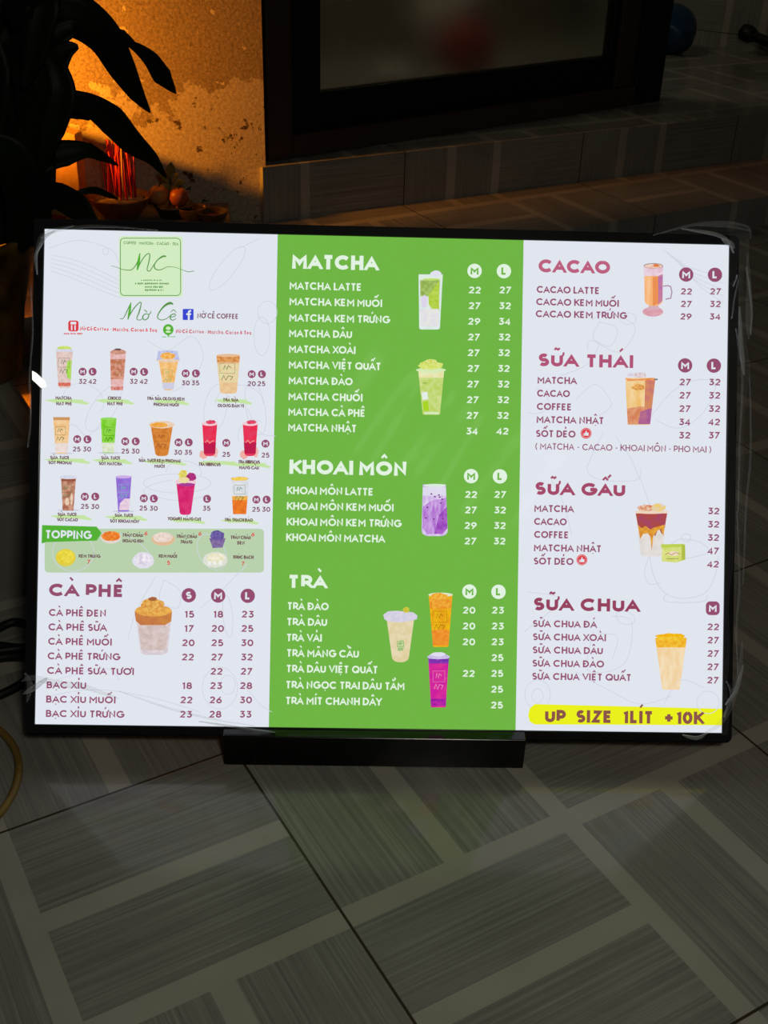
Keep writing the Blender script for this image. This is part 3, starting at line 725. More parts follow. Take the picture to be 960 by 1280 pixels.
picture(PA, Tc, [(ell(336, 189, 46, 4), SH_), (cupshape(305, 368, 48, 190, 314, 358, 5), ink((142, 104, 212), (160, 126, 222), 160)), ([(322, 156), (340, 138), (362, 138), (358, 184), (318, 184)], ink((238, 214, 226), (224, 196, 220), 240)), (ell(336, 51, 31, 6), ink((206, 176, 232)))] + logo_on(336, 108, 20, 26, ink((86, 190, 170))))
picture(PA, Tc, [(cupshape(546, 624, 64, 203, 560, 606, 14), ink((212, 34, 108), (222, 54, 120), 140)), (ell(585, 70, 42, 14), ink((240, 204, 216))), (ell(588, 82, 34, 7), ink((170, 60, 150))), (lump(574, 42, 18, 20, 1), ink((214, 200, 80), (236, 224, 120), 300)), (lump(606, 52, 20, 16, 5), ink((160, 34, 110), (190, 60, 140), 300)), (lump(578, 64, 20, 12, 6), ink((236, 220, 160)))])
picture(PA, Tc, [(cupshape(765, 838, 56, 204, 774, 826, 10), ink((214, 218, 226), (228, 228, 234), 160)), (slice_(765, 838, 56, 204, 774, 826, 128, 150), ink((240, 190, 90), (236, 160, 60), 260)), (slice_(765, 838, 56, 204, 774, 826, 144, 200), ink((240, 132, 40), (228, 108, 36), 200)), (ell(801, 58, 38, 10), CLR), (lump(801, 59, 34, 8, 4), ink((240, 196, 50), (246, 216, 110), 300))] + logo_on(800, 114, 22, 30, ink((60, 130, 70))))

def swash(P, T, xc, y, w):
    P.poly([T(x, yy) for x, yy in ((xc - w, y - 6), (xc - w * .4, y - 12), (xc + w * .7, y - 8), (xc + w * .74, y - 2), (xc + w, y + 6), (xc + w * .9, y + 12), (xc + w * .2, y + 4), (xc - w * .55, y + 5))], SWASH)
P = Print(.0003); PT = Print(.0007)
CAP = [(Ta, 97, 247, 'MATCHA', 64), (Ta, 98, 270, 'HẠT PHỈ', 60), (Ta, 300, 248, 'CHOCO', 52), (Ta, 302, 270, 'HẠT PHỈ', 60), (Ta, 505, 250, 'TRÀ SỮA OLONG KEM', 150), (Ta, 507, 274, 'PHOMAI MUỐI', 100), (Ta, 765, 255, 'TRÀ SỮA', 62), (Ta, 765, 278, 'OLONG ĐẬM VỊ', 104),
       (Tb, 80, 198, 'SỮA TƯƠI', 74), (Tb, 82, 218, 'SỐT PHOMAI', 92), (Tb, 284, 199, 'SỮA TƯƠI', 74), (Tb, 284, 222, 'SỐT MATCHA', 92), (Tb, 480, 210, 'SỮA TƯƠI KEM PHOMAI', 166), (Tb, 480, 232, 'MUỐI', 40), (Tb, 680, 225, 'TRÀ HIBISCUS', 88), (Tb, 838, 215, 'TRÀ HIBISCUS', 86), (Tb, 838, 238, 'MÃNG CẦU', 78),
       (Tc, 110, 201, 'SỮA TƯƠI', 74), (Tc, 112, 222, 'SỐT CACAO', 82), (Tc, 337, 205, 'SỮA TƯƠI', 72), (Tc, 340, 228, 'SỐT KHOAI MÔN', 116), (Tc, 580, 219, 'YOGURT MĂNG CỤT', 134), (Tc, 796, 223, 'TRÀ THẠCH ĐÀO', 112)]
for T, x, y, s, w in CAP:
    a, b = T(x - w / 2, y), T(x + w / 2, y); text(PT, s, a[0], b[0], a[1], 4.3, BROWN, .25)
for T, x, y, w in ((Ta, 110, 262, 90), (Ta, 300, 262, 80), (Ta, 525, 265, 75), (Ta, 775, 262, 78), (Tb, 110, 211, 95), (Tb, 290, 213, 82), (Tb, 500, 218, 90), (Tb, 720, 222, 90), (Tb, 850, 228, 75), (Tc, 125, 213, 85), (Tc, 345, 216, 88), (Tc, 590, 228, 75), (Tc, 800, 230, 78)): swash(P, T, x, y, w)
P.build('caption_brush_stroke', PA); PT.build('caption_lettering', PA)

BD = [(Ta, 'M', 173, 142), (Ta, 'L', 213, 142), (Ta, 'M', 377, 142), (Ta, 'L', 419, 143), (Ta, 'M', 585, 149), (Ta, 'L', 626, 149), (Ta, 'M', 849, 152), (Ta, 'L', 890, 152),
      (Tb, 'M', 151, 124), (Tb, 'L', 192, 125), (Tb, 'M', 343, 133), (Tb, 'L', 385, 133), (Tb, 'M', 556, 137), (Tb, 'L', 597, 137), (Tb, 'M', 747, 139), (Tb, 'M', 904, 142),
      (Tc, 'M', 181, 130), (Tc, 'L', 223, 130), (Tc, 'M', 417, 137), (Tc, 'L', 457, 138), (Tc, 'L', 670, 139), (Tc, 'M', 867, 142), (Tc, 'L', 908, 142)]
for T, ch, x, y in BD: badge(ch, PA, T, x, y, 5.0, PLUM, W_INK)
pr_ = []
for T, ax, ay in (((Ta, 0, 0)),):
    pass
P = Print(.0006)
for T, s, x, y in ((Ta, '32', 173, 181), (Ta, '42', 212, 181), (Ta, '32', 377, 181), (Ta, '42', 417, 181), (Ta, '30', 585, 187), (Ta, '35', 624, 187), (Ta, '20', 849, 190), (Ta, '25', 888, 190),
      (Tb, '25', 149, 164), (Tb, '30', 190, 164), (Tb, '25', 343, 172), (Tb, '30', 384, 172), (Tb, '30', 554, 177), (Tb, '35', 595, 177), (Tb, '25', 747, 185), (Tb, '25', 904, 188),
      (Tc, '25', 181, 169), (Tc, '30', 222, 170), (Tc, '25', 415, 176), (Tc, '30', 456, 177), (Tc, '35', 668, 177), (Tc, '25', 866, 181), (Tc, '30', 906, 181)):
    a = T(x, y); ctext(P, s, a[0], a[1], 6.2, PLUM_D, .2, 1.0)
P.build('price_lettering', PA)

# topping box
P = Print(.0002)
a, b = Tc(20, 257), Tc(897, 434); P.poly(rrect(a[0], a[1] + .5, b[0], b[1], 5), MOSS); P.build('topping_box', PA)
P = Print(.0005)
P.poly([Tc(x, y) for x, y in ((10, 244), (228, 250), (248, 276), (228, 306), (26, 312), (8, 318))], TGREEN); P.z = .0007
a, b = Tc(23, 282), Tc(208, 284); text(P, 'TOPPING', a[0], b[0], a[1], 10.4, W_INK, .22); P.build('topping_tag', PA)
P = Print(.0006)
for x, y, s, w in ((372, 284, 'TRÂN CHÂU', 82), (374, 307, 'HOÀNG KIM', 82), (588, 289, 'TRÂN CHÂU', 82), (587, 311, 'TRẮNG', 48), (804, 293, 'TRÂN CHÂU', 80), (805, 315, 'ĐEN', 28), (200, 368, 'KEM TRỨNG', 86), (513, 368, 'KEM MUỐI', 72), (815, 372, 'KHÚC BẠCH', 80)):
    a, b = Tc(x - w / 2, y), Tc(x + w / 2, y); text(P, s, a[0], b[0], a[1], 4.3, BROWN, .25)
for x, y, s in ((425, 277, '6'), (641, 278, '6'), (853, 281, '6'), (196, 391, '7'), (516, 395, '5'), (813, 398, '7')):
    a = Tc(x, y); ctext(P, s, a[0], a[1], 5.2, RED, .2)
P.build('topping_lettering', PA)
picture(PA, Tc, [(ell(285, 293, 41, 25), ink((228, 216, 208))), (lump(285, 288, 38, 20, 1, 22, .06), ink((228, 110, 34), (246, 150, 60), 260))], 'topping_picture')
picture(PA, Tc, [(ell(494, 300, 47, 26), ink((226, 188, 150))), (lump(492, 293, 40, 20, 2, 22, .06), ink((240, 226, 214), (230, 206, 194), 260))], 'topping_picture')
picture(PA, Tc, [([(678, 296), (744, 296), (732, 334), (692, 336)], ink((120, 96, 150), (140, 120, 170), 200)), (lump(711, 286, 28, 20, 3, 22, .1), ink((96, 80, 150), (120, 104, 176), 300))], 'topping_picture')
picture(PA, Tc, [(ell(104, 374, 40, 35), ink((226, 206, 70))), (lump(104, 370, 34, 28, 4, 22, .06), ink((240, 226, 84), (228, 204, 50), 200))], 'topping_picture')
picture(PA, Tc, [(lump(414, 386, 43, 33, 5, 22, .05), ink((226, 224, 236))), (lump(414, 382, 32, 24, 6), ink((244, 240, 246), (214, 204, 224), 240))], 'topping_picture')
picture(PA, Tc, [(lump(702, 383, 50, 32, 7, 24, .06), ink((222, 226, 214))), (lump(704, 378, 38, 22, 8), ink((244, 240, 220), (226, 220, 180), 260))] + [([(x, 388), (x + 13, 388), (x + 13, 404), (x, 404)], ink((238, 240, 236))) for x in (672, 694, 716)], 'topping_picture')

# ---- coffee section
Td = T_(30, 710, 3.0)
heading('CÀ PHÊ', PA, Td, 95, 376, 60, 107, PLUM, 3.0)
ys = [168, 221, 276, 331, 386, 439, 493, 547]
rows([('CÀ PHÊ ĐEN', 95, 308, 168), ('CÀ PHÊ SỮA', 93, 312, 222), ('CÀ PHÊ MUỐI', 92, 330, 276), ('CÀ PHÊ TRỨNG', 90, 362, 331), ('CÀ PHÊ SỮA TƯƠI', 88, 413, 386), ('BẠC XỈU', 86, 234, 439), ('BẠC XỈU MUỐI', 84, 344, 493), ('BẠC XỈU TRỨNG', 83, 377, 547)], PA, Td, 3, 8.8, PLUM)
pl = []
for i, (s, m, l) in enumerate((('15', '18', '23'), ('17', '20', '25'), ('20', '25', '30'), ('22', '27', '32'), ('', '22', '27'), ('18', '23', '28'), ('22', '26', '30'), ('23', '28', '33'))):
    y = 173 + 53.6 * i
    for v, xa, xb in ((s, 621, 608), (m, 729, 718), (l, 840, 831)):
        if v: pl.append((v, xa + (xb - xa) * i / 7, y))
prices(pl, PA, Td, 8.6, PLUM)
for ch, x, y in (('S', 619, 102), ('M', 729, 103), ('L', 840, 104)): badge(ch, PA, Td, x, y, 9, PLUM, W_INK)
picture(PA, Td, [(cupshape(417, 556, 160, 326, 437, 540, 22), ink((214, 200, 204), (226, 216, 222), 160)), (slice_(428, 545, 205, 320, 442, 530, 215, 308), ink((206, 184, 178), (220, 204, 202), 140)), ([(416, 162), (556, 162), (553, 200), (530, 214), (438, 214), (420, 198)], ink((206, 134, 66), (196, 118, 70), 120)),
    (ell(486, 160, 69, 22), ink((238, 182, 86), (222, 152, 70), 240)), (lump(484, 138, 44, 24, 3, 22, .08), ink((238, 188, 96), (212, 140, 60), 260)), (lump(484, 116, 16, 8, 4), ink((170, 100, 60))), ([(437, 300), (470, 322), (515, 322), (540, 300)], ink((196, 196, 214)), .6)])

# ---- green sheet
Te = T_(340, 300, 3.0)
heading('MATCHA', PG, Te, 79, 402, 56, 110, PALE, 3.0)
mi = ['MATCHA LATTE', 'MATCHA KEM MUỐI', 'MATCHA KEM TRỨNG', 'MATCHA DÂU', 'MATCHA XOÀI', 'MATCHA VIỆT QUẤT', 'MATCHA ĐÀO', 'MATCHA CHUỐI', 'MATCHA CÀ PHÊ', 'MATCHA NHẬT']
my = [173, 233, 294, 351, 410, 470, 528, 588, 646, 704]; mx = [338, 415, 445, 302, 315, 411, 304, 341, 351, 319]
rows([(s, 69 - .65 * i, mx[i], my[i]) for i, s in enumerate(mi)], PG, Te, 3, 9.4, PALE)
mp_ = [('22', '27'), ('27', '32'), ('29', '34')] + [('27', '32')] * 6 + [('34', '42')]
prices([(v, (763 - 1.25 * i) if k == 0 else (877 - 1.25 * i), 187 + 58.8 * i) for i, q in enumerate(mp_) for k, v in enumerate(q)], PG, Te, 8.6, PALE)
badge('M', PG, Te, 762, 115, 9, PALE, G_INK); badge('L', PG, Te, 872, 116, 9, PALE, G_INK)
picture(PG, Te, [(cupshape(552, 643, 128, 335, 554, 632, 10), ink((216, 232, 226), (226, 238, 236), 120)), (slice_(558, 632, 150, 325, 560, 624, 150, 210), ink((140, 174, 78), (170, 196, 104), 180)), ([(588, 205), (604, 188), (630, 150), (629, 262), (604, 262), (590, 240)], ink((170, 204, 52), (190, 216, 90), 200)), (slice_(558, 632, 150, 325, 560, 624, 258, 322), ink((226, 222, 232), (232, 232, 226), 140)),
    (lump(574, 230, 12, 24, 4), ink((224, 214, 236))), (slice_(553, 642, 128, 335, 555, 632, 132, 148), ink((224, 238, 226))), (ell(600, 147, 34, 4), ink((190, 224, 110))), (lump(616, 126, 20, 12, 6), ink((226, 226, 240)))])
picture(PG, Te, [(cupshape(550, 648, 485, 655, 566, 632, 8), ink((186, 212, 100), (206, 222, 140), 160)), (slice_(550, 648, 485, 655, 566, 632, 490, 516), ink((230, 236, 190), (232, 224, 160), 160)), (ell(598, 487, 56, 9), ink((214, 236, 180))), (lump(598, 470, 46, 16, 3), ink((206, 222, 88), (224, 234, 140), 260)), (lump(596, 456, 24, 9, 5), ink((200, 214, 80), (226, 230, 150), 300)),
    ([(562, 572), (584, 568), (588, 596), (566, 600)], ink((226, 238, 232))), ([(566, 606), (586, 602), (592, 640), (570, 640)], ink((168, 214, 40))), ([(566, 536), (582, 536)], ink((120, 140, 50)), .8), ([(572, 645), (628, 645), (626, 652), (574, 652)], ink((214, 236, 196)))])
Tf = T_(340, 560, 3.0)
heading('KHOAI MÔN', PG, Tf, 68, 505, 47, 100, PALE, 3.0)
rows([('KHOAI MÔN LATTE', 58, 381, 161), ('KHOAI MÔN KEM MUỐI', 58, 457, 220), ('KHOAI MÔN KEM TRỨNG', 57, 487, 279), ('KHOAI MÔN MATCHA', 55, 425, 337)], PG, Tf, 3, 9.4, PALE)
prices([(v, (748 - i) if k == 0 else (857 - i), 174 + 58.2 * i) for i, q in enumerate((('22', '27'), ('27', '32'), ('29', '32'), ('27', '32'))) for k, v in enumerate(q)], PG, Tf, 8.6, PALE)
badge('M', PG, Tf, 748, 105, 9, PALE, G_INK); badge('L', PG, Tf, 856, 106, 9, PALE, G_INK)
picture(PG, Tf, [(cupshape(567, 653, 136, 330, 562, 660, 26), ink((226, 214, 238), (206, 176, 232), 100, (1.6, .7, 1))), ([(566, 220), (600, 196), (640, 190), (655, 185), (659, 300), (640, 322), (584, 322), (566, 300)], ink((176, 110, 208), (208, 170, 232), 90, (2.2, .6, 1))), ([(628, 250), (657, 220), (659, 300), (640, 322), (610, 322)], ink((150, 70, 186), (176, 100, 204), 120)),
    (ell(611, 140, 42, 6), ink((218, 236, 222))), (slice_(567, 653, 136, 330, 562, 660, 146, 178), ink((224, 220, 240)))] + [(ell(x, y, 4, 3, 8), ink((120, 50, 130))) for x, y in ((599, 172), (627, 176), (612, 182), (630, 184), (584, 222), (640, 192), (578, 262), (608, 266), (634, 206), (642, 265))])
Tg = T_(340, 700, 3.0)
heading('TRÀ', PG, Tg, 60, 208, 56, 105, PALE, 3.0)
rows([('TRÀ ĐÀO', 58, 213, 173), ('TRÀ DÂU', 56, 207, 232), ('TRÀ VẢI', 55, 187, 291), ('TRÀ MÃNG CẦU', 55, 326, 350), ('TRÀ DÂU VIỆT QUẤT', 54, 398, 409), ('TRÀ NGỌC TRAI DÂU TẰM', 52, 497, 470), ('TRÀ MÍT CHANH DÂY', 51, 412, 529)], PG, Tg, 3, 9.4, PALE)
prices([(v, x, 188 + 59.3 * i) for i, (a, b) in enumerate((('20', '23'), ('20', '23'), ('20', '23'), ('', '25'), ('22', '25'), ('', '25'), ('', '25'))) for v, x in ((a, 740 - .5 * i), (b, 848 - .7 * i)) if v], PG, Tg, 8.6, PALE)
badge('M', PG, Tg, 741, 118, 9, PALE, G_INK); badge('L', PG, Tg, 850, 119, 9, PALE, G_INK)
picture(PG, Tg, [(cupshape(430, 534, 218, 383, 450, 514, 26), ink((232, 218, 180), (224, 208, 160), 110)), ([(418, 205), (436, 192), (470, 190), (530, 196), (546, 208), (544, 222), (524, 228), (480, 234), (436, 230), (422, 222)], ink((222, 214, 228), (208, 206, 228), 200)), (lump(504, 187, 12, 11, 4), ink((200, 212, 70), (214, 180, 60), 300)), (lump(483, 320, 14, 22, 2), ink((190, 214, 150)))] + logo_on(482, 322, 12, 18, ink((90, 150, 60))))
picture(PG, Tg, [(cupshape(588, 678, 128, 326, 604, 662, 5), ink((240, 186, 20), (232, 160, 24), 110)), (slice_(588, 678, 128, 326, 604, 662, 262, 320), ink((236, 134, 40), (240, 156, 50), 200)), (ell(633, 130, 46, 8), ink((224, 232, 200))), (lump(628, 136, 32, 12, 3), ink((240, 158, 36), (246, 196, 80), 260)), (slice_(590, 676, 128, 326, 604, 662, 146, 182), ink((232, 140, 40), (244, 180, 60), 240))] + logo_on(630, 226, 26, 34, ink((140, 110, 20))))
picture(PG, Tg, [(cupshape(586, 664, 362, 553, 596, 652, 4), ink((206, 30, 160), (220, 50, 150), 110)), (slice_(586, 664, 362, 553, 596, 652, 366, 388), ink((110, 44, 170), (150, 60, 180), 200)), (slice_(586, 664, 362, 553, 596, 652, 520, 546), ink((150, 24, 160), (190, 40, 170), 200)), ([(582, 362), (600, 350), (640, 346), (668, 362), (660, 370), (620, 372), (590, 370)], ink((214, 206, 240), (196, 180, 226), 220)), (lump(624, 353, 26, 8, 7), ink((226, 224, 240)))] + logo_on(626, 450, 22, 34, ink((232, 150, 200))))

# ---- right sheet
S3 = 960 / 290.0
Th = T_(650, 300, S3)
heading('CACAO', PB, Th, 80, 375, 82, 136, ink((190, 96, 128)), S3)
rows([('CACAO LATTE', 72, 331, 206), ('CACAO KEM MUỐI', 70, 411, 258), ('CACAO KEM TRỨNG', 68, 445, 308)], PB, Th, S3, 8.7, PLUM)
prices([(v, x, 212 + 52 * i) for i, (a, b) in enumerate((('22', '27'), ('27', '32'), ('29', '34'))) for v, x in ((a, 691 - i), (b, 811 - i))], PB, Th, 8.0, PLUM)
badge('M', PB, Th, 690, 142, 9, PLUM, W_INK); badge('L', PB, Th, 809, 143, 9, PLUM, W_INK)
MUGP = ink((196, 140, 166)); 
picture(PB, Th, [([(594, 190), (616, 188), (626, 192), (631, 215), (626, 240), (604, 244)], ink((176, 150, 176)), 1.6), (ell(552, 296, 43, 20), ink((226, 168, 182), (214, 150, 166), 160)), ([(538, 262), (572, 262), (580, 288), (530, 288)], ink((214, 176, 186))), (cupshape(515, 594, 106, 272, 518, 592, 30), ink((248, 176, 114), (250, 200, 150), 60, (2.5, .3, 1))),
    ([(574, 106), (594, 106), (592, 250), (572, 268)], ink((186, 116, 170), (206, 130, 150), 120)), ([(552, 150), (574, 150), (574, 262), (552, 272)], ink((236, 146, 84))), ([(515, 112), (594, 112), (594, 140), (574, 148), (515, 148)], ink((236, 214, 230), (228, 190, 206), 160)), (ell(554, 106, 40, 11), ink((150, 130, 130))), (ell(554, 107, 37, 9), ink((236, 214, 206), (240, 180, 140), 220)), (lump(566, 105, 12, 6, 3), ink((226, 126, 70)))])
Ti = T_(650, 420, S3)
heading('SỮA THÁI', PB, Ti, 78, 471, 75, 128, ink((178, 84, 118)), S3)
rows([('MATCHA', 75, 237, 183), ('CACAO', 73, 208, 237), ('COFFEE', 72, 215, 292), ('MATCHA NHẬT', 71, 349, 347), ('SỐT DẺO', 68, 231, 404)], PB, Ti, S3, 8.7, PLUM)
rows([('( MATCHA - CACAO - KHOAI MÔN - PHO MAI )', 66, 793, 462)], PB, Ti, S3, 8.0, PLUM, 'note_lettering', .16)
prices([(v, x, 190 + 55 * i) for i, (a, b) in enumerate((('27', '32'), ('27', '32'), ('27', '32'), ('34', '42'), ('32', '37'))) for v, x in ((a, 685 - .7 * i), (b, 807 - .7 * i))], PB, Ti, 8.4, PLUM)
badge('M', PB, Ti, 685, 121, 9, PLUM, W_INK); badge('L', PB, Ti, 804, 122, 9, PLUM, W_INK)
def thumb(T, x, y):
    P = Print(.0005); a = T(x, y); P.poly(ell(a[0], a[1], 6.8, 6.8), RED); P.z += .0002
    P.ribbon(ell(a[0], a[1], 5.6, 5.6), .35, W_INK, True)
    P.poly([(a[0] - 3.2, a[1] - .2), (a[0] - 1.8, a[1] - .2), (a[0] - 1.8, a[1] + 3), (a[0] - 3.2, a[1] + 3)], W_INK, False)
    P.poly([(a[0] - 1.4, a[1] - .2), (a[0] - .2, a[1] - 3.4), (a[0] + .8, a[1] - 3.2), (a[0] + .7, a[1] - .8), (a[0] + 3.2, a[1] - .8), (a[0] + 2.9, a[1] + 3), (a[0] - 1.4, a[1] + 3)], W_INK, False)
    P.build('thumbs_up_icon', PB)
thumb(Ti, 275, 402)
picture(PB, Ti, [(lump(460, 160, 14, 8, 1), ink((220, 210, 224))), ([(474, 152), (520, 150), (524, 170), (474, 172)], ink((214, 186, 190), (230, 222, 226), 240)), (cupshape(438, 562, 172, 367, 447, 540, 4), ink((240, 190, 110), (244, 214, 160), 70, (2, .6, 1))), ([(520, 176), (562, 176), (540, 360), (515, 364)], ink((206, 120, 110), (214, 140, 96), 120)), ([(444, 300), (500, 290), (548, 300), (540, 364), (448, 366)], ink((214, 130, 90), (226, 160, 120), 120)),
    ([(500, 312), (547, 298), (540, 364), (490, 364)], ink((166, 92, 150), (186, 110, 140), 120)), ([(437, 172), (470, 178), (556, 172), (562, 184), (540, 182), (446, 186)], ink((228, 130, 70), (240, 170, 110), 160)), ([(556, 176), (572, 176), (571, 182), (557, 182)], ink((110, 110, 120))), (lump(490, 212, 26, 12, 5), ink((206, 130, 60), (240, 180, 100), 300))])
Tj = T_(650, 580, S3)
heading('SỮA GẤU', PB, Tj, 64, 437, 77, 130, ink((166, 74, 106)), S3)
rows([('MATCHA', 61, 224, 184), ('CACAO', 60, 194, 238), ('COFFEE', 60, 202, 292), ('MATCHA NHẬT', 59, 338, 348), ('SỐT DẺO', 58, 222, 402)], PB, Tj, S3, 8.7, PLUM)
prices([(v, 802 - .7 * i, 194 + 55 * i) for i, v in enumerate(('32', '32', '32', '47', '42'))], PB, Tj, 8.4, PLUM)
thumb(Tj, 257, 396)
picture(PB, Tj, [(cupshape(478, 612, 196, 382, 500, 588, 14), ink((222, 216, 212), (232, 226, 222), 120)), ([(480, 204), (610, 204), (600, 262), (588, 290), (574, 262), (560, 300), (548, 270), (534, 284), (520, 262), (504, 280), (488, 250)], ink((176, 76, 56), (166, 70, 100), 100)), ([(488, 250), (504, 266), (520, 256), (540, 270), (556, 262), (574, 258), (600, 250), (594, 300), (584, 268), (566, 278), (552, 300), (546, 360), (540, 300), (530, 286), (510, 290), (498, 310)], ink((232, 170, 60), (216, 140, 50), 160)),
    (ell(545, 198, 70, 8), ink((240, 214, 190))), (lump(520, 182, 34, 14, 2), ink((236, 206, 180), (216, 120, 70), 240)), (lump(575, 180, 30, 16, 3), ink((240, 206, 110), (226, 210, 190), 240))])
picture(PB, Tj, [([(584, 332), (680, 330), (684, 396), (646, 408), (588, 402)], ink((222, 228, 140), (206, 216, 110), 140)), ([(584, 332), (680, 330), (681, 342), (586, 346)], ink((190, 210, 80))), ([(670, 332), (684, 334), (685, 394), (670, 398)], ink((176, 190, 70))), (ell(636, 370, 22, 10), ink((236, 222, 190))), ([(600, 374), (616, 368), (628, 376), (644, 366), (662, 372)], ink((186, 96, 60)), .7), ([(606, 392), (656, 392)], ink((120, 120, 60)), .6)], 'packet_picture')
Tk = T_(650, 730, S3)
heading('SỮA CHUA', PB, Tk, 57, 497, 59, 112, ink((152, 66, 96)), S3)
rows([('SỮA CHUA ĐÁ', 54, 319, 165), ('SỮA CHUA XOÀI', 54, 356, 220), ('SỮA CHUA DÂU', 53, 343, 274), ('SỮA CHUA ĐÀO', 52, 348, 329), ('SỮA CHUA VIỆT QUẤT', 51, 461, 384)], PB, Tk, S3, 8.7, PLUM)
prices([(v, 800 - .5 * i, 177 + 55.2 * i) for i, v in enumerate(('22', '27', '27', '27', '27'))], PB, Tk, 8.4, PLUM)
badge('M', PB, Tk, 798, 100, 8.6, PLUM, W_INK, True)
picture(PB, Tk, [(cupshape(560, 690, 226, 437, 588, 662, 8), ink((242, 208, 156), (246, 224, 186), 80, (1.6, .7, 1))), (slice_(560, 690, 226, 437, 588, 662, 228, 262), ink((244, 196, 60), (240, 170, 30), 200)), (lump(624, 216, 60, 12, 4), ink((248, 196, 20), (242, 170, 10), 240)), (ell(625, 226, 66, 9), ink((246, 206, 60), (240, 180, 30), 200))])
P = Print(.0004)
a, b = Tk(34, 497), Tk(838, 604)
P.poly([(a[0] + 8, a[1]), (904.2, 886), (902.6, 906.5), (a[0] + 8, 905.5), (a[0] + 2, 902), (a[0], 894), (a[0] + 2, 885.5)], YEL); P.z = .0007
a, b = Tk(105, 548), Tk(760, 556); text(P, 'UP  SIZE  1LÍT  +10K', a[0], b[0], a[1] + .6, 15.6, BANR, .27)
P.build('yellow_strip', PB)

# ---- clear plastic film pulled over the board, crumpled at the edges
FILM = film_mat('clear_film', .985, rough=.10); FOLD = film_mat('film_fold', .88, rough=.22); CREASE = film_mat('film_crease', .66, (225, 232, 236), .3)
random.seed(11)
wr = MB()
def grid(x0, x1, y0, y1, nx, ny, zf, mat):
    vs = [(x0 + (x1 - x0) * i / nx, y0 + (y1 - y0) * j / ny, zf(x0 + (x1 - x0) * i / nx, y0 + (y1 - y0) * j / ny)) for j in range(ny + 1) for i in range(nx + 1)]
    fs = [(j * (nx + 1) + i, j * (nx + 1) + i + 1, (j + 1) * (nx + 1) + i + 1, (j + 1) * (nx + 1) + i) for j in range(ny) for i in range(nx)]
    wr.add(vs, fs, mat, True)
def zfilm(x, y):
    e = min(x + .012, SW + .012 - x, y + .012, SH + .012 - y)
    return .0062 + .0016 * math.sin(31 * x + 17 * y) * math.sin(23 * y - 9 * x) + .0010 * math.sin(90 * x - 60 * y) - (.0 if e > .02 else 0)
grid(-.012, SW + .012, -.010, SH + .012, 60, 44, zfilm, FILM)
# slack bag along the right side and round the two right corners
def edge_x(t):      # bulge of the bag beyond the frame on the right, t = 0 bottom .. 1 top
    return .014 + .016 * max(0, min(1, (t - .08) / .5)) + .003 * math.sin(19 * t) + .002 * math.sin(47 * t)
nv = 70; prof = []
for j in range(nv + 1):
    t = j / nv; y = -.002 + t * (SH + .022); bx = edge_x(t)
    row = []
    for k in range(9):
        s = k / 8; a = math.pi * s
        row.append((SW - .001 + bx * math.sin(a) ** .8 * (.98 + .05 * math.sin(60 * t + 3 * s)) + .0, y, .007 + .006 * math.sin(37 * t + 5 * s) * s * (1 - s) - .030 * s))
    prof.append(row)
vs = [p for r in prof for p in r]
wr.add(vs, [(j * 9 + k, j * 9 + k + 1, (j + 1) * 9 + k + 1, (j + 1) * 9 + k) for j in range(nv) for k in range(8)], FILM, True)
def fold(pts, w, mat):     # a raised pleat in the film, in layout units, standing up to 4 mm proud
    pts = [Vector((*L(x, y), 0)) for x, y in pts]; pts = spline(pts, 6); n = len(pts)
    ws = [w * .001 * math.sin(math.pi * (.06 + .88 * i / (n - 1))) for i in range(n)]
    A, B = strip([Vector((p[0], p[1])) for p in pts], ws)
    vs = []
    for i in range(n):
        z = .0088 + .0008 * math.sin(i)
        vs += [(A[i][0], A[i][1], z), (pts[i][0], pts[i][1], z + .004), (B[i][0], B[i][1], z)]
    wr.add(vs, [(i * 3 + k, i * 3 + k + 1, i * 3 + k + 4, i * 3 + k + 3) for i in range(n - 1) for k in range(2)], mat, True)
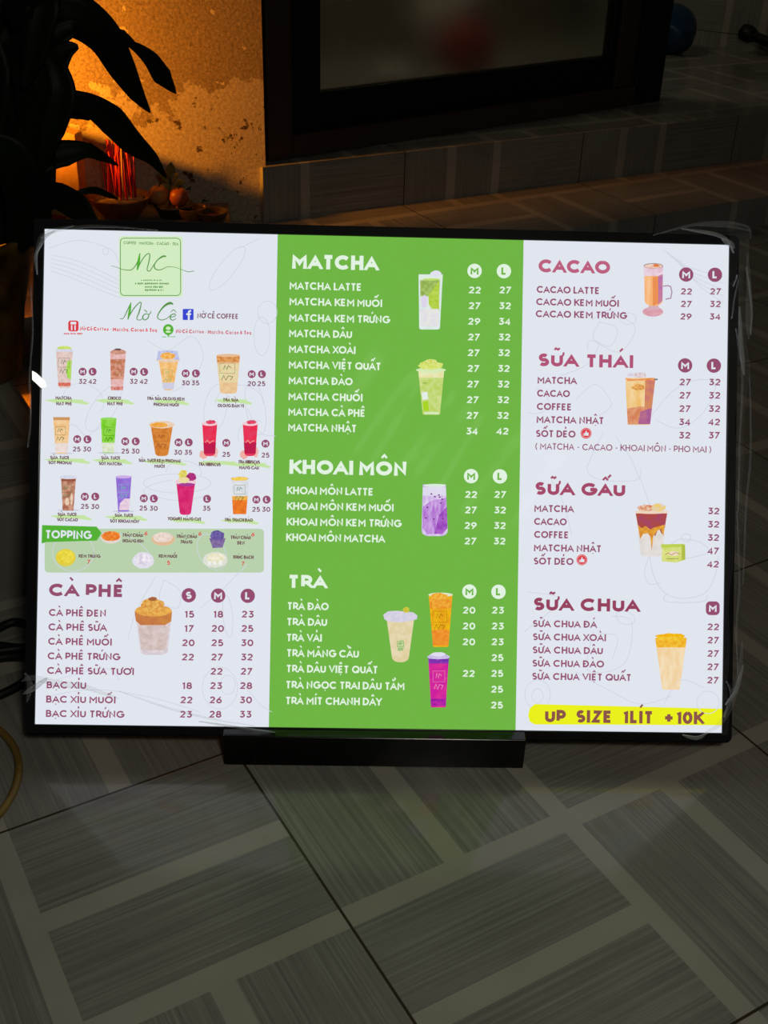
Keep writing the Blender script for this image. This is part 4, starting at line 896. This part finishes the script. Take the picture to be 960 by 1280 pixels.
for pts, w, mt in [([(932, 318), (934, 360), (933, 400), (934, 425)], 7, FOLD), ([(922, 385), (925, 440), (928, 470)], 6, CREASE), ([(930, 335), (937, 380), (936, 420)], 3, CREASE), ([(917, 412), (922, 440), (926, 475), (922, 560), (920, 640)], 3, FOLD), ([(934, 470), (936, 560), (930, 640), (926, 730)], 3, FOLD),
      ([(815, 296), (850, 286), (890, 280), (930, 284), (936, 300)], 4, FOLD), ([(850, 288), (880, 292), (905, 300), (915, 318)], 5, CREASE), ([(900, 300), (910, 306), (916, 312)], 8, CREASE), ([(870, 284), (905, 284), (935, 290)], 4, FOLD), ([(912, 400), (917, 370), (921, 350)], 2, FOLD), ([(914, 360), (919, 345)], 2, CREASE),
      ([(918, 640), (922, 720), (918, 790), (920, 850)], 3, FOLD), ([(925, 800), (922, 840), (914, 870), (900, 900), (880, 914)], 8, FOLD), ([(926, 830), (918, 860), (904, 880)], 5, CREASE), ([(905, 850), (912, 868), (902, 895)], 4, FOLD), ([(850, 917), (868, 921), (882, 914)], 5, CREASE),
      ([(54, 300), (70, 292), (100, 286), (140, 285), (200, 290)], 4, FOLD), ([(46, 330), (52, 305), (64, 292), (96, 284)], 6, FOLD), ([(48, 320), (58, 300), (72, 290)], 5, CREASE), ([(50, 345), (48, 322), (56, 306)], 4, CREASE), ([(42, 360), (44, 420), (40, 470), (42, 520)], 2, FOLD), ([(38, 560), (42, 500)], 2, FOLD) ,
      ([(30, 850), (44, 846), (70, 852), (110, 858), (150, 872)], 8, FOLD), ([(32, 866), (46, 858), (62, 846)], 7, CREASE), ([(150, 862), (200, 880), (260, 896), (320, 906)], 3, FOLD), ([(34, 840), (40, 856), (36, 876)], 7, FOLD), ([(250, 900), (300, 908), (345, 914)], 3, CREASE)]:
    if len(pts) == 2: pts = [pts[0], ((pts[0][0] + pts[1][0]) / 2 + 1, (pts[0][1] + pts[1][1]) / 2), pts[1]]
    fold(pts, w, mt)
wo = wr.build('plastic_wrap', sign, matrix=sm_local()); wo['label'] = 'crumpled clear plastic film'
# film glare at the left edge: added white facet tilted toward the fill lamp
tp = MB(); GLINT = pmat('film_glare', (236, 238, 240), .16, spec=1.0)
tq = [(45, 465), (50, 468), (60, 478), (61, 484), (55, 486), (45, 476)]
pc = SM @ Vector((*L(53, 475), .012))
hv = ((Vector((0.25, -0.25, 1.5)) - pc).normalized() + (Vector((0, 0, CAM_H)) - pc).normalized()).normalized()
hl_ = SM.to_3x3().inverted() @ hv
fv = []
for x, y in tq:
    u, v = L(x, y); du, dv = u - L(53, 475)[0], v - L(53, 475)[1]
    fv.append((u, v, .012 - (hl_[0] * du + hl_[1] * dv) / hl_[2]))
tp.add(fv + [(x, y, z - .0006) for x, y, z in fv], [tuple(range(6)), tuple(range(11, 5, -1))] + [(k, (k + 1) % 6, 6 + (k + 1) % 6, 6 + k) for k in range(6)], GLINT)
o = tp.build('glare_facet', sign, matrix=sm_local()); o['label'] = 'glare on the plastic film made as a white facet'

# ------------------------------------------------------------------ cables on the floor
cb = MB(); CAB = pmat('black_rubber', (8, 8, 8), .55)
pts = [(-.80, 1.36, .17), (-.66, 1.34, .10), (-.58, 1.315, .02), (-.555, 1.325, .012), (-.53, 1.345, .012), (-.49, 1.335, .012), (-.40, 1.33, .012), (-.36, 1.30, .012), (-.42, 1.285, .012), (-.50, 1.285, .012), (-.56, 1.29, .012), (-.62, 1.27, .012), (-.60, 1.235, .012), (-.52, 1.262, .014), (-.478, 1.255, .016), (-.478, 1.215, .012), (-.52, 1.175, .012), (-.59, 1.165, .012), (-.66, 1.19, .012), (-.68, 1.25, .012), (-.60, 1.245, .022), (-.49, 1.275, .022), (-.40, 1.285, .022)]
cb.tube(pts, .0062, CAB, 10, 8)
co = cb.build('power_cable', origin=(-.52, 1.25, 0)); tag(co, 'black power cable looped on the floor at the left edge of the sign', 'cable')
yc = MB(); YC = pmat('yellow_brown_rubber', (150, 122, 52), .5, rgb2=(126, 98, 44), nscale=30)
cen = Vector((-.565, 1.02, .006)); rad = .128
lp = [(-.95, 1.30, .006), (-.80, 1.24, .006), (-.70, 1.17, .006)] + [(cen[0] + rad * math.cos(R(a)), cen[1] + rad * 1.02 * math.sin(R(a)), .006 + .006 * (a < -150)) for a in range(110, -200, -14)] + [(-.75, 1.10, .016), (-.90, 1.16, .006)]
yc.tube(lp, .0048, YC, 10, 4)
yo = yc.build('yellow_cord', origin=tuple(cen)); tag(yo, 'yellowish cord curled in a loop on the floor tiles', 'cord')

# ------------------------------------------------------------------ potted plant at the left
POT = Vector((-.745, 1.86, .163))
plant = empty('potted_plant', POT); tag(plant, 'dark dracaena plant with long drooping strap leaves in patterned pot', 'plant')
GLZ = pmat('gold_patterned_glaze', (46, 36, 20), .3, rgb2=(120, 92, 34), nscale=16, bump=.1)
b = MB(); b.lathe([(.085, 0), (.10, .01), (.118, .12), (.150, .235), (.158, .25), (.160, .262), (.146, .262), (.138, .24), (.10, .235)], GLZ, seg=40); b.build('pot', None).parent = plant
SOIL = pmat('soil', (30, 24, 18), .95, rgb2=(18, 14, 10), nscale=60, bump=.6)
b = MB(); b.lathe([(.139, .226), (.10, .236), (.03, .242), (.002, .244)], SOIL, seg=28, wob=.02); b.build('soil', None).parent = plant
canes = [((0.0, .0), (.06, .03, .62), .020), ((-.05, .03), (-.07, .06, .80), .022), ((.05, -.02), (.10, -.02, .48), .016), ((-.03, -.05), (-.10, -.06, .55), .016)]
tips = []
for (bx, by), (tx, ty, tz), r in canes:
    b = MB(); b.tube([(bx, by, .22), (bx * .6 + tx * .4 + .01, by * .6 + ty * .4, .22 + (tz - .22) * .45), (tx, ty, tz)], [r, r * .9, r * .75], STEM, 12, 6)
    o = b.build('cane', None); o.parent = plant; tips.append(Vector((tx, ty, tz)))
def leaf(pts, ws, name='leaf', fold_=.35, nrm=Vector((.1, -1, .35))):
    """strap leaf: centre line in world space, half widths in metres, shallow V section with thickness"""
    pts = spline([Vector(p) for p in pts], 6); n = len(pts); m = len(ws)
    vs = []; fs = []
    for i, p in enumerate(pts):
        t = (pts[min(i + 1, n - 1)] - pts[max(i - 1, 0)]).normalized(); q = i / (n - 1) * (m - 1); k = min(int(q), m - 2)
        w = ws[k] + (ws[k + 1] - ws[k]) * (q - k)
        s = t.cross(nrm).normalized(); u = s.cross(t).normalized()
        for lift in (.0006, -.0006):
            vs += [p - s * w + u * (w * fold_ + lift), p - s * w * .5 + u * (w * fold_ * .35 + lift), p + u * lift, p + s * w * .5 + u * (w * fold_ * .35 + lift), p + s * w + u * (w * fold_ + lift)]
    for i in range(n - 1):
        for side in (0, 5):
            for k in range(4):
                f = (i * 10 + side + k, i * 10 + side + k + 1, (i + 1) * 10 + side + k + 1, (i + 1) * 10 + side + k); fs.append(f if side == 0 else f[::-1])
        fs.append((i * 10, (i + 1) * 10, (i + 1) * 10 + 5, i * 10 + 5)); fs.append((i * 10 + 4, i * 10 + 9, (i + 1) * 10 + 9, (i + 1) * 10 + 4))
    mb = MB(); mb.add(vs, fs, LEAF, True); o = mb.build(name, None); o.parent = plant; o.location = -plant.location; return o
def pleaf(px, ws, Y0=1.88, Y1=1.98, fold_=.3):
    n = len(px); k = 2.15 / FOC
    leaf([at(x, y, Y0 + (Y1 - Y0) * i / (n - 1)) for i, (x, y) in enumerate(px)], [max(w, .4) * k for w in ws], fold_=fold_)
pleaf([(20, 40), (55, 14), (95, 20), (130, 46), (152, 84), (170, 116), (188, 141)], [6, 15, 23, 19, 15, 9, .4], 1.90, 2.02)
pleaf([(138, 36), (152, 44), (168, 52)], [2, 6, .4], 1.98, 2.0)
pleaf([(150, 51), (168, 58), (188, 74), (202, 94), (220, 117)], [1, 5, 9, 11, .4], 2.0, 2.05)
pleaf([(40, 135), (73, 121), (108, 130), (138, 149), (165, 178), (190, 198), (208, 223)], [4, 6, 12, 16, 13, 7, .4], 1.86, 1.97)
pleaf([(45, 160), (72, 143), (95, 141), (112, 150)], [4, 7, 7, .4], 1.9, 1.96)
pleaf([(30, 225), (55, 202), (80, 192), (108, 188), (128, 196), (148, 207)], [9, 13, 14, 8, 5, .4], 1.84, 1.92)
pleaf([(25, 250), (50, 241), (75, 246), (98, 260), (122, 284)], [6, 10, 14, 14, 4], 1.82, 1.76)
pleaf([(60, 262), (95, 243), (118, 238), (136, 244), (148, 249)], [3, 3, 4, 3, .4], 1.84, 1.9)
pleaf([(28, 200), (48, 130), (66, 84), (82, 64), (98, 58)], [13, 19, 17, 10, 2], 1.84, 1.86)
pleaf([(58, 66), (72, 90), (78, 120), (66, 160), (50, 215)], [6, 12, 15, 14, 3], 1.85, 1.82)
pleaf([(30, 90), (48, 55), (70, 44), (92, 34), (100, 44)], [10, 16, 13, 9, .5], 1.86, 1.9)
pleaf([(10, 20), (35, 2), (52, 4), (50, 30), (42, 70), (30, 110)], [10, 18, 20, 16, 12, 2], 1.83, 1.80)
pleaf([(40, 290), (36, 200), (30, 120), (40, 40), (50, -40)], [5, 18, 20, 18, 10], 1.88, 1.90)
pleaf([(14, 300), (10, 200), (6, 110), (10, 20), (14, -60)], [8, 22, 24, 22, 10], 1.89, 1.92)
pleaf([(50, 280), (56, 230), (50, 170), (38, 120), (20, 80)], [6, 12, 16, 16, 4], 1.87, 1.83)
pleaf([(20, 310), (34, 270), (30, 230), (12, 190), (-20, 170)], [10, 20, 22, 18, 3], 1.80, 1.75)
pleaf([(44, 310), (52, 285), (48, 255), (30, 225)], [8, 12, 12, 3], 1.82, 1.80)
pleaf([(0, 260), (-20, 180), (-10, 90), (-30, 10)], [10, 24, 22, 8], 1.86, 1.9)
pleaf([(20, 20), (50, -18), (90, -20), (130, -6)], [8, 20, 16, 2], 1.92, 2.05)
pleaf([(0, 60), (24, 34), (50, 12), (72, 2), (90, -4)], [8, 18, 16, 12, 3], 1.9, 1.95)

# ------------------------------------------------------------------ offerings on the low slab by the plaster wall
AZ = .14
SL = pmat('grey_stone', (126, 116, 100), .7, rgb2=(104, 95, 82), nscale=20, bump=.1)
sl = MB(); sl.box(-1.05, -.10, -.20, -.01, 0, AZ - Z1 + .004, SL); so = sl.build('offering_slab', None, .004); so.location = (WP[0], WP[1], Z1 - .004); so.rotation_euler = (0, 0, WA)
tag(so, 'low grey stone slab against the foot of the plaster wall', 'slab')
def onslab(px, py): return atz(px, py, AZ)
# incense bowl
IB = onslab(152, 272); IB.z = AZ
CER = pmat('brown_glazed_ceramic', (150, 96, 40), .35, rgb2=(110, 66, 26), nscale=25)
ib = empty('incense_bowl', IB); tag(ib, 'brown glazed bowl packed with red incense sticks by the plaster wall', 'incense bowl')
b = MB(); b.lathe([(.038, 0), (.044, .004), (.050, .012), (.070, .040), (.075, .052), (.077, .056), (.071, .056), (.066, .048), (.04, .044)], CER, seg=36); b.build('bowl', None).parent = ib
ASH = pmat('incense_ash', (150, 132, 104), .95, rgb2=(120, 100, 74), nscale=90, bump=.5)
b = MB(); b.lathe([(.066, .046), (.05, .052), (.02, .055), (.002, .056)], ASH, seg=28); b.build('ash', None).parent = ib
REDS = pmat('red_incense_stick', (190, 22, 18), .6); TANS = pmat('tan_incense_stick', (200, 150, 90), .7)
random.seed(5)
mr_ = None
for k in range(34):
    a = random.uniform(0, 6.28); r = .040 * math.sqrt(random.random()); lean = random.uniform(-.10, .10); lean2 = random.uniform(-.1, .1); h = random.uniform(.105, .145)
    base = IB + Vector((r * math.cos(a) + .002, r * math.sin(a), .050))
    b = MB(); b.tube([(0, 0, -.012), (lean * h * .5, lean2 * h * .5, h * .5), (lean * h, lean2 * h, h)], .0019 if k < 32 else .0024, REDS if k < 32 else TANS, 6)
    s = b.build('incense_stick'); s.location = base
    if k < 32: tag(s, 'thin red incense stick standing in the brown bowl', 'incense stick', 'red incense sticks in the bowl')
    else: tag(s, 'thin tan incense stick standing in the brown bowl', 'incense stick', 'tan incense sticks in the bowl')
# side dish with fruit and a sprig
DP = onslab(185, 272); DP.z = AZ; DP.y += .02; DP.x += .062
dish = empty('fruit_dish', DP); tag(dish, 'dark shallow dish of fruit right of the incense bowl', 'dish')
b = MB(); b.lathe([(.03, 0), (.036, .003), (.048, .026), (.052, .032), (.047, .032), (.034, .012), (.004, .010)], pmat('dark_glaze', (46, 42, 30), .35), seg=32); b.build('dish_body', None).parent = dish
b = MB(); b.lathe([(.030, .004), (.026, .0), (.03, .0)], pmat('dark_glaze_foot', (30, 28, 22), .5), seg=24); b.build('foot_ring', None).parent = dish
def fruit(name, label, off, r, col, col2):
    e = empty(name, DP + Vector(off)); tag(e, label, 'fruit')
    M_ = pmat('fruit_skin', col, .45, rgb2=col2, nscale=18, bump=.05)
    b = MB(); b.lathe([(.002, -r * .92), (r * .5, -r * .86), (r * .88, -r * .45), (r, 0), (r * .86, r * .52), (r * .5, r * .82), (r * .16, r * .84), (.002, r * .76)], M_, seg=28); b.build('skin', None).parent = e
    b = MB(); b.tube([(0, 0, r * .74), (.002, .001, r * .95), (.005, .002, r * 1.15)], .0016, STEM, 7); b.build('fruit_stem', None).parent = e
fruit('fruit', 'round brownish orange fruit beside the red incense sticks', (-.034, .0, .052), .026, (176, 104, 44), (196, 130, 60))
fruit('fruit', 'reddish brown fruit at the right rim of the dark dish', (.016, -.004, .050), .025, (140, 64, 36), (170, 86, 44))
sp = empty('leaf_sprig', DP + Vector((-.015, .035, .03))); tag(sp, 'yellow green leafy sprig rising behind the fruit', 'leaf sprig')
SPG = pmat('yellow_green_leaf', (120, 116, 40), .5, rgb2=(150, 132, 50), nscale=20)
b = MB(); b.tube([(0, 0, -.01), (.004, 0, .04), (.010, 0, .085)], .002, STEM, 7); b.build('sprig_stem', None).parent = sp
for k, (dx, dz, L_) in enumerate(((.03, .07, .05), (.045, .05, .045), (-.025, .075, .045), (.012, .10, .05), (-.015, .045, .04))):
    mb = MB(); p0 = Vector((.005, 0, dz * .5)); p1 = Vector((dx, -.008, dz)); side = Vector((0, .012, .010)) if abs(dx) > .02 else Vector((.012, .004, 0))
    mid = (p0 + p1) / 2 + Vector((0, -.004, .006))
    mb.add([p0, mid + side, p1, mid - side, mid + Vector((0, -.003, .003))], [(0, 1, 4), (1, 2, 4), (2, 3, 4), (3, 0, 4)], SPG, True); mb.build('leaf', None).parent = sp
# two small cups
def cup(px, py, label, col, r, tilt=0):
    p = onslab(px, py); p.z = AZ
    e = empty('offering_cup', p); tag(e, label, 'cup', 'small offering cups')
    M_ = pmat('cup_glaze', col, .3, rgb2=tuple(int(c * .75) for c in col), nscale=22)
    b = MB(); b.lathe([(r * .55, 0), (r * .62, .003), (r * .90, .015), (r, .029), (r * 1.02, .031), (r * .95, .031), (r * .84, .018), (r * .5, .008), (.002, .007)], M_, seg=32); b.build('cup_body', None).parent = e
    b = MB(); b.lathe([(r * .80, .017), (r * .5, .0175), (.002, .0175)], pmat('tea', (150, 92, 26), .15), seg=28); b.build('tea', None).parent = e
cup(240, 274, 'taller brown offering cup with a lit orange inside', (176, 112, 42), .036)
cup(266, 279, 'low dark offering cup, nearer the door frame', (104, 70, 40), .038)
# paper offerings behind the plant
GOLD = pmat('gold_joss_paper', (206, 160, 84), .55, rgb2=(186, 136, 62), nscale=14, bump=.15)
def wedge(name, label, cat, corners, mat, topz, flap=True):
    """a folded paper parcel: base corners on the slab, each with its own top height"""
    e = empty(name, (sum(c[0] for c in corners) / 4, sum(c[1] for c in corners) / 4, AZ)); tag(e, label, cat, 'folded paper offerings')
    mb = MB(); n = len(corners)
    vs = [(x - e.location[0], y - e.location[1], 0) for x, y in corners] + [((x - e.location[0]) * 1.02, (y - e.location[1]) * 1.02, z - AZ) for (x, y), z in zip(corners, topz)]
    mb.add(vs, [tuple(range(n - 1, -1, -1)), tuple(range(n, 2 * n))] + [(k, (k + 1) % n, n + (k + 1) % n, n + k) for k in range(n)], mat); mb.build('paper_body', None, .003).parent = e
    fl = MB(); t = [Vector(v) for v in vs[n:]]
    fl.add([t[0] + Vector((0, -.002, .001)), t[1] + Vector((0, -.002, .001)), t[1] * .5 + t[2] * .5 + Vector((0, 0, .004)), t[0] * .5 + t[3] * .5 + Vector((0, 0, .004)), t[0] + Vector((0, -.004, -.03)), t[1] + Vector((0, -.004, -.03))], [(0, 1, 2, 3), (4, 5, 1, 0)], mat); fl.build('folded_flap', None).parent = e
A1 = at(100, 240, 2.80); A2 = at(108, 236, 2.84)
wedge('paper_parcel', 'tall folded gold paper parcel standing against the wall behind the plant', 'paper parcel', [(-1.00, 2.79), (A1[0], 2.80), (A2[0], 2.845), (-1.00, 2.83)], GOLD, [.425, .353, .350, .430])  # parcel's hidden left end is extended and sloped to cast the wall shadow
B1 = at(104, 262, 2.73)
wedge('paper_parcel', 'small crumpled gold paper parcel in front of the tall one', 'paper parcel', [(-.86, 2.70), (B1[0], 2.715), (B1[0] + .01, 2.755), (-.85, 2.75)], GOLD, [.232, .222, .205, .235])
RP = pmat('red_paper', (176, 26, 22), .5)
e = empty('red_packet', (-.79, 2.655, AZ)); tag(e, 'small red paper packet at the foot of the gold parcels', 'paper packet')
mb = MB(); mb.add([(-.035, 0, 0), (.03, .0, 0), (.02, .03, .052), (-.045, .03, .058), (-.035, .003, 0), (.03, .003, 0), (.02, .033, .052), (-.045, .033, .058)], [(0, 1, 2, 3), (7, 6, 5, 4), (0, 4, 5, 1), (1, 5, 6, 2), (2, 6, 7, 3), (3, 7, 4, 0)], RP); mb.build('packet_body', None).parent = e
mb = MB(); mb.add([(-.043, .027, .052), (.018, .027, .046), (-.01, .012, .026), (-.043, .0275, .0525), (.018, .0275, .0465), (-.01, .0125, .0265)], [(0, 1, 2), (5, 4, 3), (0, 3, 4, 1), (1, 4, 5, 2), (2, 5, 3, 0)], pmat('orange_paper', (206, 110, 50), .5)); mb.build('packet_flap', None).parent = e

# ------------------------------------------------------------------ things behind and beside the glass door
def bundle(name, label, cat, loc, r, mat, seed, sz=(1, 1, 1), knot=True):
    e = empty(name, loc); tag(e, label, cat)
    rs = random.Random(seed); b = MB()
    ph = [rs.uniform(0, 6.28) for _ in range(6)]
    vs = []; nu, nv_ = 28, 16
    for j in range(nv_ + 1):
        th = math.pi * j / nv_
        for i in range(nu):
            a = 2 * math.pi * i / nu
            k = 1 + .10 * math.sin(3 * a + ph[0] + 2 * th) + .07 * math.sin(5 * a + ph[1]) * math.sin(th * 3 + ph[2]) + .05 * math.sin(9 * a + ph[3])
            z = -math.cos(th); z = max(z, -.86)
            vs.append((r * sz[0] * math.sin(th) * math.cos(a) * k, r * sz[1] * math.sin(th) * math.sin(a) * k, r * sz[2] * (z + .86)))
    b.add(vs, [(j * nu + i, j * nu + (i + 1) % nu, (j + 1) * nu + (i + 1) % nu, (j + 1) * nu + i) for j in range(nv_) for i in range(nu)], mat, True)
    b.build('bag_body', None).parent = e
    if knot:
        k = MB(); k.lathe([(r * .16, r * sz[2] * 1.72), (r * .10, r * sz[2] * 1.90), (r * .20, r * sz[2] * 2.1), (r * .26, r * sz[2] * 2.25)], mat, seg=14, wob=.15); k.build('tied_top', None).parent = e
WHT = pmat('white_plastic_bag', (214, 208, 196), .5); REDB = pmat('red_plastic_bag', (170, 36, 40), .45); BLU = pmat('blue_plastic_bag', (16, 66, 104), .35)
bundle('plastic_bag', 'red bundle seen blurred behind the door glass', 'bag', dw(1.22, .70, Z2), .095, REDB, 3, (1.0, .8, 1.0))
bundle('plastic_bag', 'white bundle above the red one behind the door glass', 'bag', dw(1.32, .93, Z2), .14, WHT, 4, (.9, .7, 1.1))
bundle('plastic_bag', 'small pale bundle low behind the door glass, left of the red one', 'bag', dw(.78, .55, Z2), .06, WHT, 6, (1.2, .9, .8))
bundle('plastic_bag', 'blue plastic bag on the raised floor beside the door frame', 'bag', (1.06, 4.96, Z2), .13, BLU, 7, (1, 1, .75))
# black rod end at the far right
re_ = at(930, 40, 4.98); rf = atz(1030, 82, Z2 + .021)
rod = empty('black_rod', (rf[0], rf[1], Z2)); tag(rod, 'black rod with a thick rounded end leaning low against the far tiled wall', 'rod')
o0 = Vector((rf[0], rf[1], Z2)); dv = (rf - re_).normalized()
b = MB(); b.tube([re_ + dv * .02 - o0, (re_ + rf) / 2 - o0, rf - o0], .020, BLACK_METAL, 14, 4); b.build('shaft', None).parent = rod
b = MB(); b.tube([re_ - o0 - dv * .012, re_ - o0, re_ + dv * .03 - o0, re_ + dv * .06 - o0], [.018, .032, .033, .022], CAB, 16); b.build('end_cap', None).parent = rod
